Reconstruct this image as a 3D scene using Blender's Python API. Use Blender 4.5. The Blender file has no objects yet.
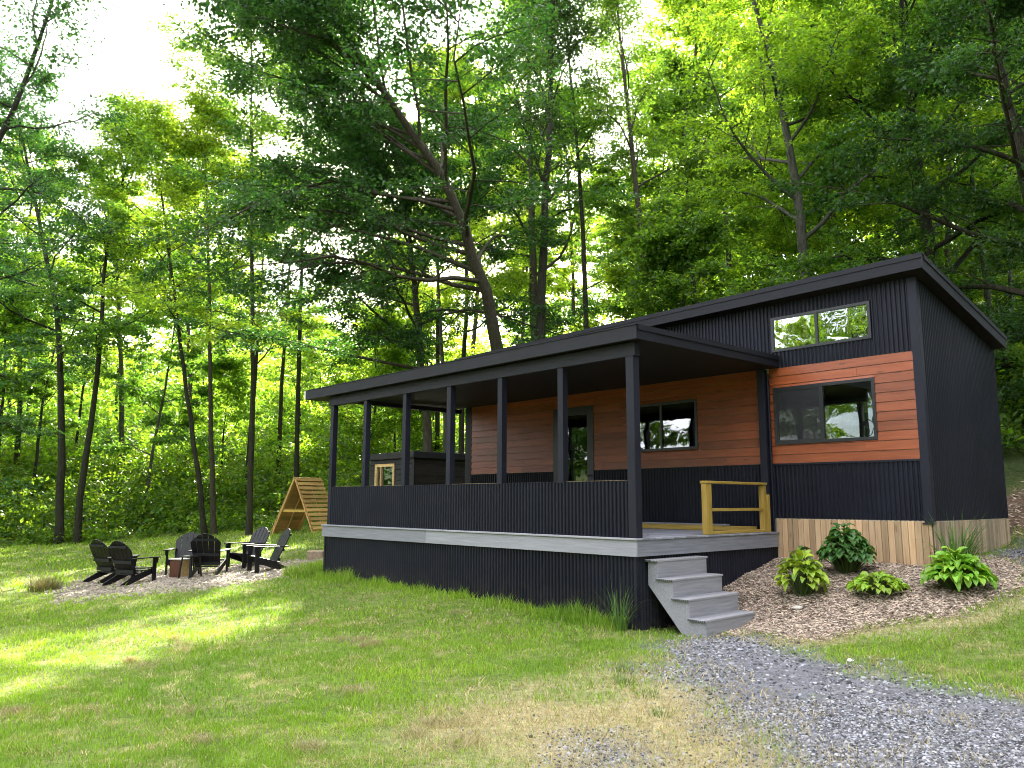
import bpy, math, random
import numpy as np
from mathutils import Vector, Matrix
C = bpy.context.scene.collection
R = math.radians
rnd = random.Random(7)
D = 3.732                       # depth of the porch: the cabin front stands at Y = D

# ------------------------------------------------------------------ helpers
def tag(o, label=None, cat=None, group=None, kind=None):
    if label: o['label'] = label
    if cat: o['category'] = cat
    if group: o['group'] = group
    if kind: o['kind'] = kind
    return o
def thing(name, label, cat, loc=(0,0,0), rotz=0, group=None):
    o = bpy.data.objects.new(name, None); C.objects.link(o)
    o.location = loc; o.rotation_euler = (0,0,rotz); o.empty_display_size = .2
    return tag(o, label, cat, group)
def link(name, me, mat=None, parent=None):
    o = bpy.data.objects.new(name, me); C.objects.link(o)
    if mat: me.materials.append(mat)
    if parent: o.parent = parent
    return o
def mesh_np(name, V, F, col=None, smooth=False):
    """V (n,3), F (m,k) constant face size, or list of such arrays"""
    me = bpy.data.meshes.new(name)
    V = np.asarray(V, np.float32); Fs = F if isinstance(F, list) else [F]
    Fs = [np.asarray(f, np.int32) for f in Fs if len(f)]
    me.vertices.add(len(V)); me.vertices.foreach_set('co', V.ravel())
    loops = np.concatenate([f.ravel() for f in Fs])
    tot = np.concatenate([np.full(len(f), f.shape[1], np.int32) for f in Fs])
    st = np.concatenate([[0], np.cumsum(tot)[:-1]]).astype(np.int32)
    me.loops.add(len(loops)); me.loops.foreach_set('vertex_index', loops)
    me.polygons.add(len(tot)); me.polygons.foreach_set('loop_start', st); me.polygons.foreach_set('loop_total', tot)
    if smooth: me.polygons.foreach_set('use_smooth', np.ones(len(tot), bool))
    me.update(calc_edges=True)
    if col is not None:
        a = me.color_attributes.new('tint', 'FLOAT_COLOR', 'POINT')
        c = np.ones((len(V),4), np.float32); c[:,:3] = col; a.data.foreach_set('color', c.ravel())
    me.validate()
    return me
class MB:
    """collects boxes, prisms, tubes into one mesh"""
    def __init__(s): s.v=[]; s.f=[]
    def add(s, vs, fs):
        n=len(s.v); s.v += [tuple(v) for v in vs]; s.f += [tuple(i+n for i in f) for f in fs]; return s
    def box(s, x0,x1,y0,y1,z0,z1, b=0.0):
        if b<=0:
            vs=[(x,y,z) for z in (z0,z1) for y in (y0,y1) for x in (x0,x1)]
            return s.add(vs,[(0,2,3,1),(4,5,7,6),(0,1,5,4),(2,6,7,3),(0,4,6,2),(1,3,7,5)])
        import itertools
        b=min(b,(x1-x0)*.45,(y1-y0)*.45,(z1-z0)*.45)
        lo=(x0,y0,z0); hi=(x1,y1,z1); vs=[]; idx={}
        for sx,sy,sz in itertools.product((0,1),repeat=3):
            c=[hi[i] if q else lo[i] for i,q in enumerate((sx,sy,sz))]; ins=[(-b if q else b) for q in (sx,sy,sz)]
            for ax in range(3):
                p=[c[i]+(0 if i==ax else ins[i]) for i in range(3)]; idx[(sx,sy,sz,ax)]=len(vs); vs.append(p)
        fs=[]
        for ax in range(3):
            o=[i for i in range(3) if i!=ax]
            for q in (0,1):
                k=[]
                for a_,b_ in ((0,0),(1,0),(1,1),(0,1)):
                    t=[0,0,0]; t[ax]=q; t[o[0]]=a_; t[o[1]]=b_; k.append(idx[(*t,ax)])
                fs.append(k)
            for a_,b_ in itertools.product((0,1),repeat=2):      # edge bevels along ax
                t0=[0,0,0]; t0[o[0]]=a_; t0[o[1]]=b_; t1=list(t0); t1[ax]=1
                fs.append((idx[(*t0,o[0])],idx[(*t1,o[0])],idx[(*t1,o[1])],idx[(*t0,o[1])]))
        for sxyz in itertools.product((0,1),repeat=3): fs.append([idx[(*sxyz,a)] for a in range(3)])
        return s.add(vs,fs)
    def beam(s, p0, p1, w, h, up=(0,0,1)):
        """rectangular bar from p0 to p1, w across, h along up"""
        p0=Vector(p0); p1=Vector(p1); d=(p1-p0).normalized(); x=d.cross(Vector(up))
        if x.length<1e-4: x=Vector((1,0,0))
        x.normalize(); y=x.cross(d).normalized(); vs=[]
        for p in (p0,p1):
            for a,b in ((-1,-1),(1,-1),(1,1),(-1,1)): vs.append(p+x*w/2*a+y*h/2*b)
        return s.add(vs,[(3,2,1,0),(4,5,6,7),(0,1,5,4),(1,2,6,5),(2,3,7,6),(3,0,4,7)])
    def prism(s, pts, y0, y1, axis='y'):
        """polygon pts (a,b) extruded along an axis"""
        n=len(pts)
        g={'y':lambda a,b,c:(a,c,b),'x':lambda a,b,c:(c,a,b),'z':lambda a,b,c:(a,b,c)}[axis]
        vs=[g(a,b,y0) for a,b in pts]+[g(a,b,y1) for a,b in pts]
        fs=[tuple(range(n))[::-1],tuple(range(n,2*n))]+[(i,(i+1)%n,n+(i+1)%n,n+i) for i in range(n)]
        return s.add(vs,fs)
    def tube(s, pts, r, k=8):
        V,F=tube_np(np.array(pts,float), np.full(len(pts),r) if np.isscalar(r) else np.array(r), k)
        return s.add(V.tolist(),F.tolist())
    def build(s, name, mat, parent=None, bevel=0.0, smooth=False):
        me=bpy.data.meshes.new(name); me.from_pydata(s.v,[],s.f)
        import bmesh
        bm=bmesh.new(); bm.from_mesh(me); bmesh.ops.recalc_face_normals(bm,faces=bm.faces)
        if smooth:
            for f in bm.faces: f.smooth=True
        bm.to_mesh(me); bm.free()
        o=link(name,me,mat,parent)
        if bevel>0:
            m=o.modifiers.new('bevel','BEVEL'); m.width=bevel; m.segments=2; m.limit_method='ANGLE'
        return o
def tube_np(P, r, k=6):
    n=len(P); T=np.gradient(P,axis=0); T/=np.linalg.norm(T,axis=1,keepdims=True)+1e-9
    ref=np.where(np.abs(T[:,2:3])>.9,np.array([[1.,0,0]]),np.array([[0,0,1.]]))
    if np.abs(T[:,2]).mean()>.6: ref=np.tile(np.array([[1.,.2,0]]),(n,1))
    elif np.abs(T[:,2]).max()<=.97: ref=np.tile(np.array([[0,0,1.]]),(n,1))
    A=np.cross(T,ref); A/=np.linalg.norm(A,axis=1,keepdims=True)+1e-9; B=np.cross(T,A)
    a=np.linspace(0,2*np.pi,k,endpoint=False)
    V=P[:,None]+r[:,None,None]*(np.cos(a)[None,:,None]*A[:,None]+np.sin(a)[None,:,None]*B[:,None])
    i=np.arange(n-1)[:,None]*k; j=np.arange(k)[None]; j2=(j+1)%k
    F=np.stack([i+j,i+j2,i+k+j2,i+k+j],-1).reshape(-1,4)
    return V.reshape(-1,3),F

# ------------------------------------------------------------------ materials
class NT:
    def __init__(s,name):
        s.m=bpy.data.materials.new(name); s.m.use_nodes=True; s.t=s.m.node_tree; s.t.nodes.clear()
        s.out=s.n('ShaderNodeOutputMaterial')
    def n(s,t,**kw):
        x=s.t.nodes.new(t)
        for k,v in kw.items():
            if k.startswith('i_'):
                key=k[2:].replace('_',' ')
                x.inputs[int(key) if key.isdigit() else key].default_value=v
            else: setattr(x,k,v)
        return x
    def l(s,a,b): s.t.links.new(a,b)
    def coords(s,scale=(1,1,1),kind='Object'):
        tc=s.n('ShaderNodeTexCoord'); mp=s.n('ShaderNodeMapping'); mp.inputs['Scale'].default_value=scale
        s.l(tc.outputs[kind],mp.inputs['Vector']); return mp.outputs[0]
    def noise(s,vec,scale,detail=4,rough=.55):
        x=s.n('ShaderNodeTexNoise'); x.inputs['Scale'].default_value=scale; x.inputs['Detail'].default_value=detail; x.inputs['Roughness'].default_value=rough
        if vec is not None: s.l(vec,x.inputs['Vector'])
        return x.outputs[0]
    def ramp(s,fac,stops):
        x=s.n('ShaderNodeValToRGB'); e=x.color_ramp.elements
        while len(e)<len(stops): e.new(.5)
        for i,(p,c) in enumerate(stops): e[i].position=p; e[i].color=(*c,1) if len(c)==3 else c
        s.l(fac,x.inputs[0]); return x.outputs[0]
    def mix(s,fac,a,b,mode='MIX'):
        x=s.n('ShaderNodeMix',data_type='RGBA',blend_type=mode)
        for sock,v in ((x.inputs[0],fac),(x.inputs[6],a),(x.inputs[7],b)):
            if hasattr(v,'links'): s.l(v,sock)
            else: sock.default_value=v if not isinstance(v,tuple) or len(v)==4 else (*v,1)
        return x.outputs[2]
    def math(s,op,a,b=0.0,clamp=False):
        x=s.n('ShaderNodeMath',operation=op,use_clamp=clamp)
        for sock,v in ((x.inputs[0],a),(x.inputs[1],b)):
            if hasattr(v,'links'): s.l(v,sock)
            else: sock.default_value=v
        return x.outputs[0]
    def bump(s,h,dist=.01,strength=1.0):
        x=s.n('ShaderNodeBump'); x.inputs['Distance'].default_value=dist; x.inputs['Strength'].default_value=strength
        s.l(h,x.inputs['Height']); return x.outputs[0]
    def bsdf(s,color,rough=.6,spec=.5,metal=0,normal=None,**kw):
        b=s.n('ShaderNodeBsdfPrincipled')
        for k,v in (('Base Color',color),('Roughness',rough),('Specular IOR Level',spec),('Metallic',metal)):
            if hasattr(v,'links'): s.l(v,b.inputs[k])
            else: b.inputs[k].default_value=(*v,1) if isinstance(v,tuple) and len(v)==3 else v
        if normal is not None: s.l(normal,b.inputs['Normal'])
        return b.outputs[0]
    def end(s,sh): s.l(sh,s.out.inputs[0]); return s.m
    def rand(s):
        g=s.n('ShaderNodeNewGeometry'); return g.outputs['Random Per Island']

def mat_metal(name,c,rough=.42):
    t=NT(name); v=t.coords(); n=t.noise(v,1.3,6,.6); n2=t.noise(t.coords((6,6,.6)),5,4)
    col=t.ramp(n,[(.3,tuple(x*.78 for x in c)),(.7,tuple(x*1.25 for x in c))])
    col=t.mix(t.math('MULTIPLY',n2,.08),col,(.06,.058,.055))
    sxo=t.n('ShaderNodeSeparateXYZ'); t.l(v,sxo.inputs[0]); sh=t.math('FLOOR',t.math('MULTIPLY',t.math('ADD',sxo.outputs[0],sxo.outputs[1]),1.13)); wn_=t.n('ShaderNodeTexWhiteNoise',noise_dimensions='1D'); t.l(sh,wn_.inputs['W'])      # sheets of slightly different black
    col=t.mix(1.0,col,t.ramp(wn_.outputs['Value'],[(0,(.80,.80,.82)),(1,(1.22,1.2,1.16))]),'MULTIPLY')
    gp=t.n('ShaderNodeNewGeometry'); sx=t.n('ShaderNodeSeparateXYZ'); t.l(gp.outputs['Position'],sx.inputs[0])      # mud splashed up from the soil
    mud=t.math('MULTIPLY',t.math('MULTIPLY_ADD' if False else 'SUBTRACT',-.62,sx.outputs[2]),1.6,True); mud=t.math('MULTIPLY',mud,t.ramp(t.noise(v,7,6,.7),[(.40,(0,0,0)),(.72,(1,1,1))]))
    col=t.mix(t.math('MULTIPLY',mud,.55),col,(.085,.068,.05))
    r=t.math('ADD',t.math('MULTIPLY',n2,.25),rough-.12)
    return t.end(t.bsdf(col,r,.25,0,t.bump(n,.004,.4)))
def mat_wood(name,c0,c1,axis='x',rough=.55,dark=.5,spec=.35,knots=True,tv=.36):
    """boards: grain along an axis, each loose board (mesh island) of its own tone"""
    t=NT(name); st={'x':(1.2,22,22),'y':(22,1.2,22),'z':(22,22,1.2)}[axis]
    r=t.rand(); tc=t.n('ShaderNodeTexCoord'); off=t.n('ShaderNodeVectorMath',operation='ADD')
    cm=t.n('ShaderNodeCombineXYZ')
    for i in range(3): t.l(t.math('MULTIPLY',r,(17.,31.,53.)[i]),cm.inputs[i])
    t.l(tc.outputs['Object'],off.inputs[0]); t.l(cm.outputs[0],off.inputs[1])
    mp=t.n('ShaderNodeMapping'); mp.inputs['Scale'].default_value=st; t.l(off.outputs[0],mp.inputs[0])
    g=t.noise(mp.outputs[0],1.6,7,.62)
    mp2=t.n('ShaderNodeMapping'); mp2.inputs['Scale'].default_value=tuple(x*.22 for x in st); t.l(off.outputs[0],mp2.inputs[0])
    g2=t.noise(mp2.outputs[0],1.2,3)
    col=t.ramp(g,[(.28,tuple(x*dark for x in c0)),(.45,c0),(.75,c1)])
    tone=t.ramp(r,[(0,(1-tv,)*3),(.5,(1,1,1)),(1,(1+tv*.8,1+tv*.65,1+tv*.5))])
    col=t.mix(1.0,col,tone,'MULTIPLY')
    col=t.mix(t.math('MULTIPLY',g2,.5),col,t.mix(1.0,col,(.62,.58,.55),'MULTIPLY'))
    if knots:
        mp3=t.n('ShaderNodeMapping'); mp3.inputs['Scale'].default_value={'x':(1.7,7,7),'y':(7,1.7,7),'z':(7,7,1.7)}[axis]; t.l(off.outputs[0],mp3.inputs[0])
        vo=t.n('ShaderNodeTexVoronoi'); vo.inputs['Scale'].default_value=1.0; t.l(mp3.outputs[0],vo.inputs['Vector'])
        k=t.ramp(vo.outputs['Distance'],[(.06,(1,1,1)),(.14,(0,0,0))])
        col=t.mix(t.math('MULTIPLY',k,.65),col,tuple(x*.25 for x in c0))
    return t.end(t.bsdf(col,rough,spec,0,t.bump(g,.003,.5)))
def mat_plain(name,c,rough=.6,spec=.4,var=.25,scale=6,bump=.002):
    t=NT(name); n=t.noise(t.coords(),scale,5)
    col=t.ramp(n,[(.3,tuple(x*(1-var) for x in c)),(.7,tuple(x*(1+var) for x in c))])
    return t.end(t.bsdf(col,rough,spec,0,t.bump(n,bump,.5)))
def mat_leaf(name,c,ct,trans=.42,hue=.028,var=.42,rough=.5):
    t=NT(name); r=t.rand(); oi=t.n('ShaderNodeObjectInfo')
    def shade(cc):
        h=t.n('ShaderNodeHueSaturation'); h.inputs['Color'].default_value=(*cc,1)
        t.l(t.math('ADD',t.math('MULTIPLY',r,hue),t.math('ADD',t.math('MULTIPLY',oi.outputs['Random'],hue*.9),.5-hue*.95)),h.inputs['Hue'])
        v=t.math('ADD',t.math('MULTIPLY',t.math('FRACT',t.math('MULTIPLY',r,37.3)),2*var),1-var); t.l(v,h.inputs['Value'])
        return h.outputs[0]
    a=t.bsdf(shade(c),rough,.4); tr=t.n('ShaderNodeBsdfTranslucent'); t.l(shade(ct),tr.inputs[0])
    m=t.n('ShaderNodeMixShader'); m.inputs[0].default_value=trans; t.l(a,m.inputs[1]); t.l(tr.outputs[0],m.inputs[2])
    return t.end(m.outputs[0])
def mat_tint(name,rough=.7,trans=0.0,spec=.3,boost=1.6):
    """colour of every blade, chip or stone comes from its own mesh colour"""
    t=NT(name); a=t.n('ShaderNodeAttribute',attribute_name='tint'); s=t.bsdf(a.outputs['Color'],rough,spec)
    if trans>0:
        tr=t.n('ShaderNodeBsdfTranslucent'); t.l(t.mix(1.0,a.outputs['Color'],(boost*1.05,boost,boost*.5),'MULTIPLY'),tr.inputs[0])
        m=t.n('ShaderNodeMixShader'); m.inputs[0].default_value=trans; t.l(s,m.inputs[1]); t.l(tr.outputs[0],m.inputs[2]); s=m.outputs[0]
    return t.end(s)
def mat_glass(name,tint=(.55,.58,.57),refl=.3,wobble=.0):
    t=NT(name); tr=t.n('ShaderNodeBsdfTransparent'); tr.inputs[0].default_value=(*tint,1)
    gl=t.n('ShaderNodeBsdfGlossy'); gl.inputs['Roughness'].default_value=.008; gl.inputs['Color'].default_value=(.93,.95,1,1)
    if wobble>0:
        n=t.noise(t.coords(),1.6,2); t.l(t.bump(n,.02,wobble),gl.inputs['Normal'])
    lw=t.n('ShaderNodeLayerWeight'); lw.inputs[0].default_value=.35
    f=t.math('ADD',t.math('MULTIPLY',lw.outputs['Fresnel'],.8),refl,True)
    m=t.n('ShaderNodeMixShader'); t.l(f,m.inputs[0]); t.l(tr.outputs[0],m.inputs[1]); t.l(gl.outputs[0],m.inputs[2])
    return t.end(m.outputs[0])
def mat_bark(name,c):
    t=NT(name); v=t.coords((9,9,1.6)); n=t.noise(v,2.2,7,.65); n2=t.noise(t.coords(),.9,3)
    col=t.ramp(n,[(.3,tuple(x*.35 for x in c)),(.55,c),(.8,tuple(x*1.6 for x in c))])
    col=t.mix(t.math('MULTIPLY',n2,.45),col,(.05,.06,.03))
    return t.end(t.bsdf(col,.9,.15,0,t.bump(n,.05,.9)))

M=dict(
 metal=mat_metal('black_metal',(.0072,.0075,.0165),.5),
 trim=mat_metal('black_trim',(.0092,.0095,.0195),.55),
 fascia=mat_wood('black_painted_wood',(.0072,.0072,.0125),(.012,.012,.021),'x',.6,.6,.3,False),
 roofing=mat_metal('roof_sheet',(.01,.01,.013),.6),
 soffit=mat_plain('soffit_board',(.016,.013,.012),.6,.2),
 siding=mat_wood('cedar_siding',(.275,.062,.018),(.365,.098,.032),'x',.42,.62,.45,True,.24),
 skirt=mat_wood('skirting_board',(.58,.38,.22),(.72,.52,.34),'z',.7,.7,.25),
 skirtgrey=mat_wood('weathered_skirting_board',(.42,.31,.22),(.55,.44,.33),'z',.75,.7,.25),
 deck=mat_wood('grey_decking',(.27,.27,.315),(.35,.35,.41),'x',.6,.9,.35,False),
 decky=mat_wood('grey_decking_side',(.26,.26,.305),(.36,.36,.42),'y',.6,.8,.35,False),
 step=mat_wood('grey_step_board',(.27,.265,.295),(.36,.355,.39),'y',.6,.8,.35,False),
 timber=mat_wood('treated_timber',(.46,.29,.055),(.62,.43,.12),'y',.6,.75,.3),
 timberz=mat_wood('treated_timber_upright',(.46,.29,.055),(.62,.43,.12),'z',.6,.75,.3),
 timberx=mat_wood('treated_timber_beam',(.46,.29,.055),(.62,.43,.12),'x',.6,.75,.3),
 rawwood=mat_wood('pale_raw_wood',(.50,.34,.14),(.66,.48,.24),'x',.65,.7,.3),
 frame=mat_plain('window_frame_black',(.012,.012,.016),.4,.5,.15),
 glass=mat_glass('window_glass',(.80,.82,.80),.10,.12),
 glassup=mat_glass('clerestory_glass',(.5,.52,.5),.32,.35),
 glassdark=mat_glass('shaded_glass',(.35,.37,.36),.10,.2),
 inner=mat_plain('interior_wall',(.55,.52,.46),.8,.2,.06),
 innerfloor=mat_plain('interior_floor',(.25,.18,.12),.6,.3,.2),
 white=mat_plain('white_frame',(.8,.8,.78),.5,.4,.05),
 honey=mat_wood('honey_timber',(.50,.29,.10),(.66,.43,.18),'y',.6,.75,.3),
 chair=mat_wood('black_plastic_wood',(.006,.006,.008),(.010,.010,.014),'z',.45,.8,.3,False),
 brown=mat_wood('brown_box_wood',(.13,.05,.03),(.2,.085,.05),'z',.6,.7,.3),
 pale=mat_plain('pale_stone',(.5,.46,.4),.8,.2,.2,12,.006),
 sauna=mat_plain('black_stained_board',(.012,.0115,.012),.6,.3,.3),
 saunawall=mat_wood('dark_brown_slats',(.022,.017,.015),(.035,.027,.023),'y',.55,.7,.3,False),
 bark=mat_bark('bark',(.075,.058,.045)), barkd=mat_bark('dark_bark',(.04,.033,.028)), barkg=mat_bark('grey_bark',(.10,.09,.078)),
 leafA=mat_leaf('leaf_mid',(.044,.104,.017),(.205,.40,.024),.48),
 leafB=mat_leaf('leaf_dark',(.030,.072,.020),(.075,.185,.020),.40),
 leafC=mat_leaf('leaf_light',(.064,.140,.017),(.37,.58,.026),.53),
 leafD=mat_leaf('leaf_undergrowth',(.068,.135,.019),(.28,.43,.018),.46,.05),
 hosta=mat_leaf('hosta_leaf',(.25,.42,.035),(.34,.5,.03),.3,.04,.28,.42),
 hydra=mat_leaf('bush_leaf',(.070,.165,.038),(.13,.26,.03),.25,.03,.3,.42),
 reed=mat_leaf('reed_leaf',(.09,.17,.035),(.16,.28,.03),.3,.05,.35,.5),
 straw=mat_leaf('straw_blade',(.22,.21,.075),(.25,.24,.06),.25,.05,.35,.7),
 stem=mat_plain('green_stem',(.06,.09,.025),.7,.2),
 grass=mat_tint('grass_blades',.6,.30,.25,1.35), stone=mat_tint('gravel_stone',.85,0,.25), chip=mat_tint('wood_chips',.85,0,.15),
)
EXPO=2.68

# ------------------------------------------------------------------ terrain
CTRL = np.array([
 (6.6,-8.4,-1.15),(3,-5,-1.16),(1,-7.2,-1.18),(5,-3,-1.15),(0.9,0.4,-1.17),(0.6,1.2,-1.12),(0.0,1.5,-1.05),(0.0,2.1,-0.80),(0.0,2.9,-0.58),(0.0,3.73,-0.42),
 (1.2,3.7,-0.41),(2.36,3.7,-0.42),(2.36,7.15,-0.31),(1.2,2.2,-0.72),(2.2,2.4,-0.68),(1.6,1.2,-1.0),(3.0,1.2,-0.98),(3.2,2.6,-0.62),(3.6,4.5,-0.42),(4.6,1.0,-1.0),(5.5,3,-0.7),(7,-1,-1.1),(9,4,-0.6),
 (-0.4,-0.1,-1.18),(-3.5,0,-1.07),(-8.2,0,-1.06),(-4,-3,-1.24),(-2,-6.5,-1.3),(-8,-5,-1.45),(-13.4,-2.5,-1.42),(-12,0.4,-1.16),(-12.6,-1.3,-1.3),(-9.5,3,-0.75),(-10.5,6,-0.6),(-19,5,-0.72),(-15,6,-0.55),
 (-22,-1,-1.35),(-31,2,-1.25),(-32,-3,-1.45),(-17,-7,-1.6),(-25,-12,-1.7),(-4,5,-0.7),(-4,8,-0.3),(-12,9,-0.25),(-20,9.5,-0.3),(-26,6,-0.8),(0,-15,-1.3),(-12,-20,-1.8),(15,-10,-1.2),(15,-20,-1.3),(14,5,-0.6),(-40,-20,-1.9),(-40,10,-1.0),(0,12,0),(10,12,-.2)])
def _kern(d2): return np.sqrt(d2+0.6)
def _fit():
    P=CTRL[:,:2]; d2=((P[:,None]-P[None])**2).sum(-1); n=len(P)
    A=np.zeros((n+3,n+3)); A[:n,:n]=_kern(d2)+np.eye(n)*0.02; A[:n,n]=1; A[:n,n+1:]=P; A[n,:n]=1; A[n+1:,:n]=P.T
    return np.linalg.solve(A,np.concatenate([CTRL[:,2],np.zeros(3)]))
_W=_fit()
TOE=np.array([(60,0),(20,5.5),(8,7.2),(2.5,8.0),(-6,8.8),(-12,9.8),(-20,9.6),(-27,6.5),(-32.5,0.5),(-36,-8),(-46,-26),(-70,-60)],float)
def toe_dist(X,Y):
    X=np.asarray(X,float);Y=np.asarray(Y,float); best=np.full(X.shape,1e9); sg=np.ones(X.shape)
    for a,b in zip(TOE[:-1],TOE[1:]):
        e=b-a; t=np.clip(((X-a[0])*e[0]+(Y-a[1])*e[1])/(e@e),0,1)
        dx=X-a[0]-t*e[0]; dy=Y-a[1]-t*e[1]; d=np.hypot(dx,dy); s=np.sign(e[0]*dy-e[1]*dx)
        m=d<best; best=np.where(m,d,best); sg=np.where(m,-s,sg)
    return best*sg
def vnoise(X,Y,seed=0):
    X=np.asarray(X,float);Y=np.asarray(Y,float)
    xi=np.floor(X).astype(np.int64); yi=np.floor(Y).astype(np.int64); fx=X-xi; fy=Y-yi
    def h(a,b):
        v=np.sin(a*127.1+b*311.7+seed*74.7)*43758.5453; return v-np.floor(v)
    fx=fx*fx*(3-2*fx); fy=fy*fy*(3-2*fy)
    return (h(xi,yi)*(1-fx)+h(xi+1,yi)*fx)*(1-fy)+(h(xi,yi+1)*(1-fx)+h(xi+1,yi+1)*fx)*fy
def fbm(X,Y,seed=0,o=3):
    return sum(vnoise(np.asarray(X)*2**k,np.asarray(Y)*2**k,seed+k)*.5**k for k in range(o))/(2-.5**(o-1))
def ground(X,Y):
    X=np.asarray(X,float);Y=np.asarray(Y,float); sh=X.shape
    x=np.clip(X.ravel(),-45,16);y=np.clip(Y.ravel(),-22,13)
    z=np.empty(x.size)
    for i in range(0,x.size,20000):
        xx=x[i:i+20000];yy=y[i:i+20000]
        d2=(xx[:,None]-CTRL[None,:,0])**2+(yy[:,None]-CTRL[None,:,1])**2
        z[i:i+20000]=_kern(d2)@_W[:-3]+_W[-3]+_W[-2]*xx+_W[-1]*yy
    z=z.reshape(sh)
    t=toe_dist(X,Y); right=np.clip((X+8)/14,0,1)
    sl=0.30+0.26*right; sp=np.where(t>12,t,0.8*np.log1p(np.exp(np.clip(t/0.8,-30,30))))
    hill=15*(1-np.exp(-sp*sl/15))
    z=z+hill+ (fbm(X*.25,Y*.25,3)-.5)*np.clip(t,0,8)*.12 + (fbm(X*1.3,Y*1.3,9)-.5)*.05
    return z

# ------------------------------------------------------------------ zones on the ground (metric outlines on the site plan)
ZONE=dict(
 gravel=[(0.75,0.15),(1.2,0.62),(1.9,0.3),(2.67,-.25),(3.42,-.4),(4.48,-.56),(6.5,-.9),(9,-1.5),(10,-5),(7,-6),(5.44,-3.2),(4.05,-4.03),(3.1,-2.75),(2.2,-2.2),(1.39,-1.74),(0.85,-.9)],
 gravel2=[(2.49,-4.07),(2.64,-3.58),(3.31,-3.99),(3.44,-4.56),(3.16,-4.68)],
 gravel3=[(2.4,5.0),(2.5,7.6),(4.2,7.0),(5.5,4.4),(3.5,3.4),(3.0,3.75)],
 dry=[(1.2,-4.3),(1.6,-3.1),(1.35,-1.9),(1.3,-1.2),(1.9,-1.4),(2.6,-1.9),(3.4,-2.5),(4.6,-3.9),(4.3,-5.0),(3.1,-5.3)],
 mulch=[(0.62,0.5),(0.3,1.0),(-.3,1.4),(-.3,4.0),(2.6,4.0),(2.75,5.2),(3.43,3.9),(3.6,2.6),(3.1,1.85),(2.5,1.3),(1.95,.42),(1.4,.66),(0.95,0.4)],
 pad=[(-12.7,-3.7),(-14.6,-2.9),(-15.1,-1.9),(-13.9,-0.6),(-12.9,0.9),(-11.9,2.3),(-10.4,2.4),(-9.0,0.6),(-9.3,-1.6),(-9.9,-2.9),(-10.7,-3.7),(-11.7,-4.0)],
 bank=[(2.7,7.6),(1.2,8.0),(1.0,9.5),(3,10.6),(7,10),(9,7),(6,5.6),(4.4,6.6)],
)
def sdf(poly,X,Y):
    """signed distance to a polygon, negative inside"""
    P=np.array(poly,float); X=np.asarray(X,float);Y=np.asarray(Y,float); d=np.full(X.shape,1e9); ins=np.zeros(X.shape,bool)
    for a,b in zip(P,np.roll(P,-1,0)):
        e=b-a; t=np.clip(((X-a[0])*e[0]+(Y-a[1])*e[1])/(e@e),0,1)
        d=np.minimum(d,np.hypot(X-a[0]-t*e[0],Y-a[1]-t*e[1]))
        c=((a[1]>Y)!=(b[1]>Y))&(X<(b[0]-a[0])*(Y-a[1])/(b[1]-a[1]+1e-12)+a[0]); ins^=c
    return np.where(ins,-d,d)
def zone(name,X,Y,soft=.25,rough=.5,seed=1):
    s=sdf(ZONE[name],X,Y)+(fbm(np.asarray(X)*1.6,np.asarray(Y)*1.6,seed,3)-.5)*2*rough
    return np.clip(.5-s/(2*soft),0,1)
def zones(X,Y):
    g=np.maximum.reduce([zone('gravel',X,Y,.35,.38,1),zone('gravel2',X,Y,.3,.3,2)*.8,zone('gravel3',X,Y,.25,.3,3)])
    m=np.maximum(zone('mulch',X,Y,.14,.22,4),zone('bank',X,Y,.4,.4,8)); p=zone('pad',X,Y,.3,.75,5); d=zone('dry',X,Y,.6,.5,6); sm=sdf(ZONE['mulch'],X,Y); d=np.maximum(d,np.clip(1-np.abs(sm-.10-.25*fbm(np.asarray(X)*2,np.asarray(Y)*2,13,2))/.30,0,1)*.85*(np.asarray(X)>1.2))
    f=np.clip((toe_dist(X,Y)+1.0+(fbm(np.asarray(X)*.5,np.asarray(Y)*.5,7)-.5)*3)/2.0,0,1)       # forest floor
    m=np.maximum(m*(1-0),0); g=g*(1-m*.9)
    return g,m,p,d,f
def under_build(X,Y):
    """under the deck, the porch or the cabin"""
    return ((X>-8.0)&(X<-.06)&(Y>.05)&(Y<3.8))|((X>-7.9)&(X<2.33)&(Y>3.68)&(Y<7.2))|((X>.0)&(X<.86)&(Y>.3)&(Y<1.36))

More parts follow.
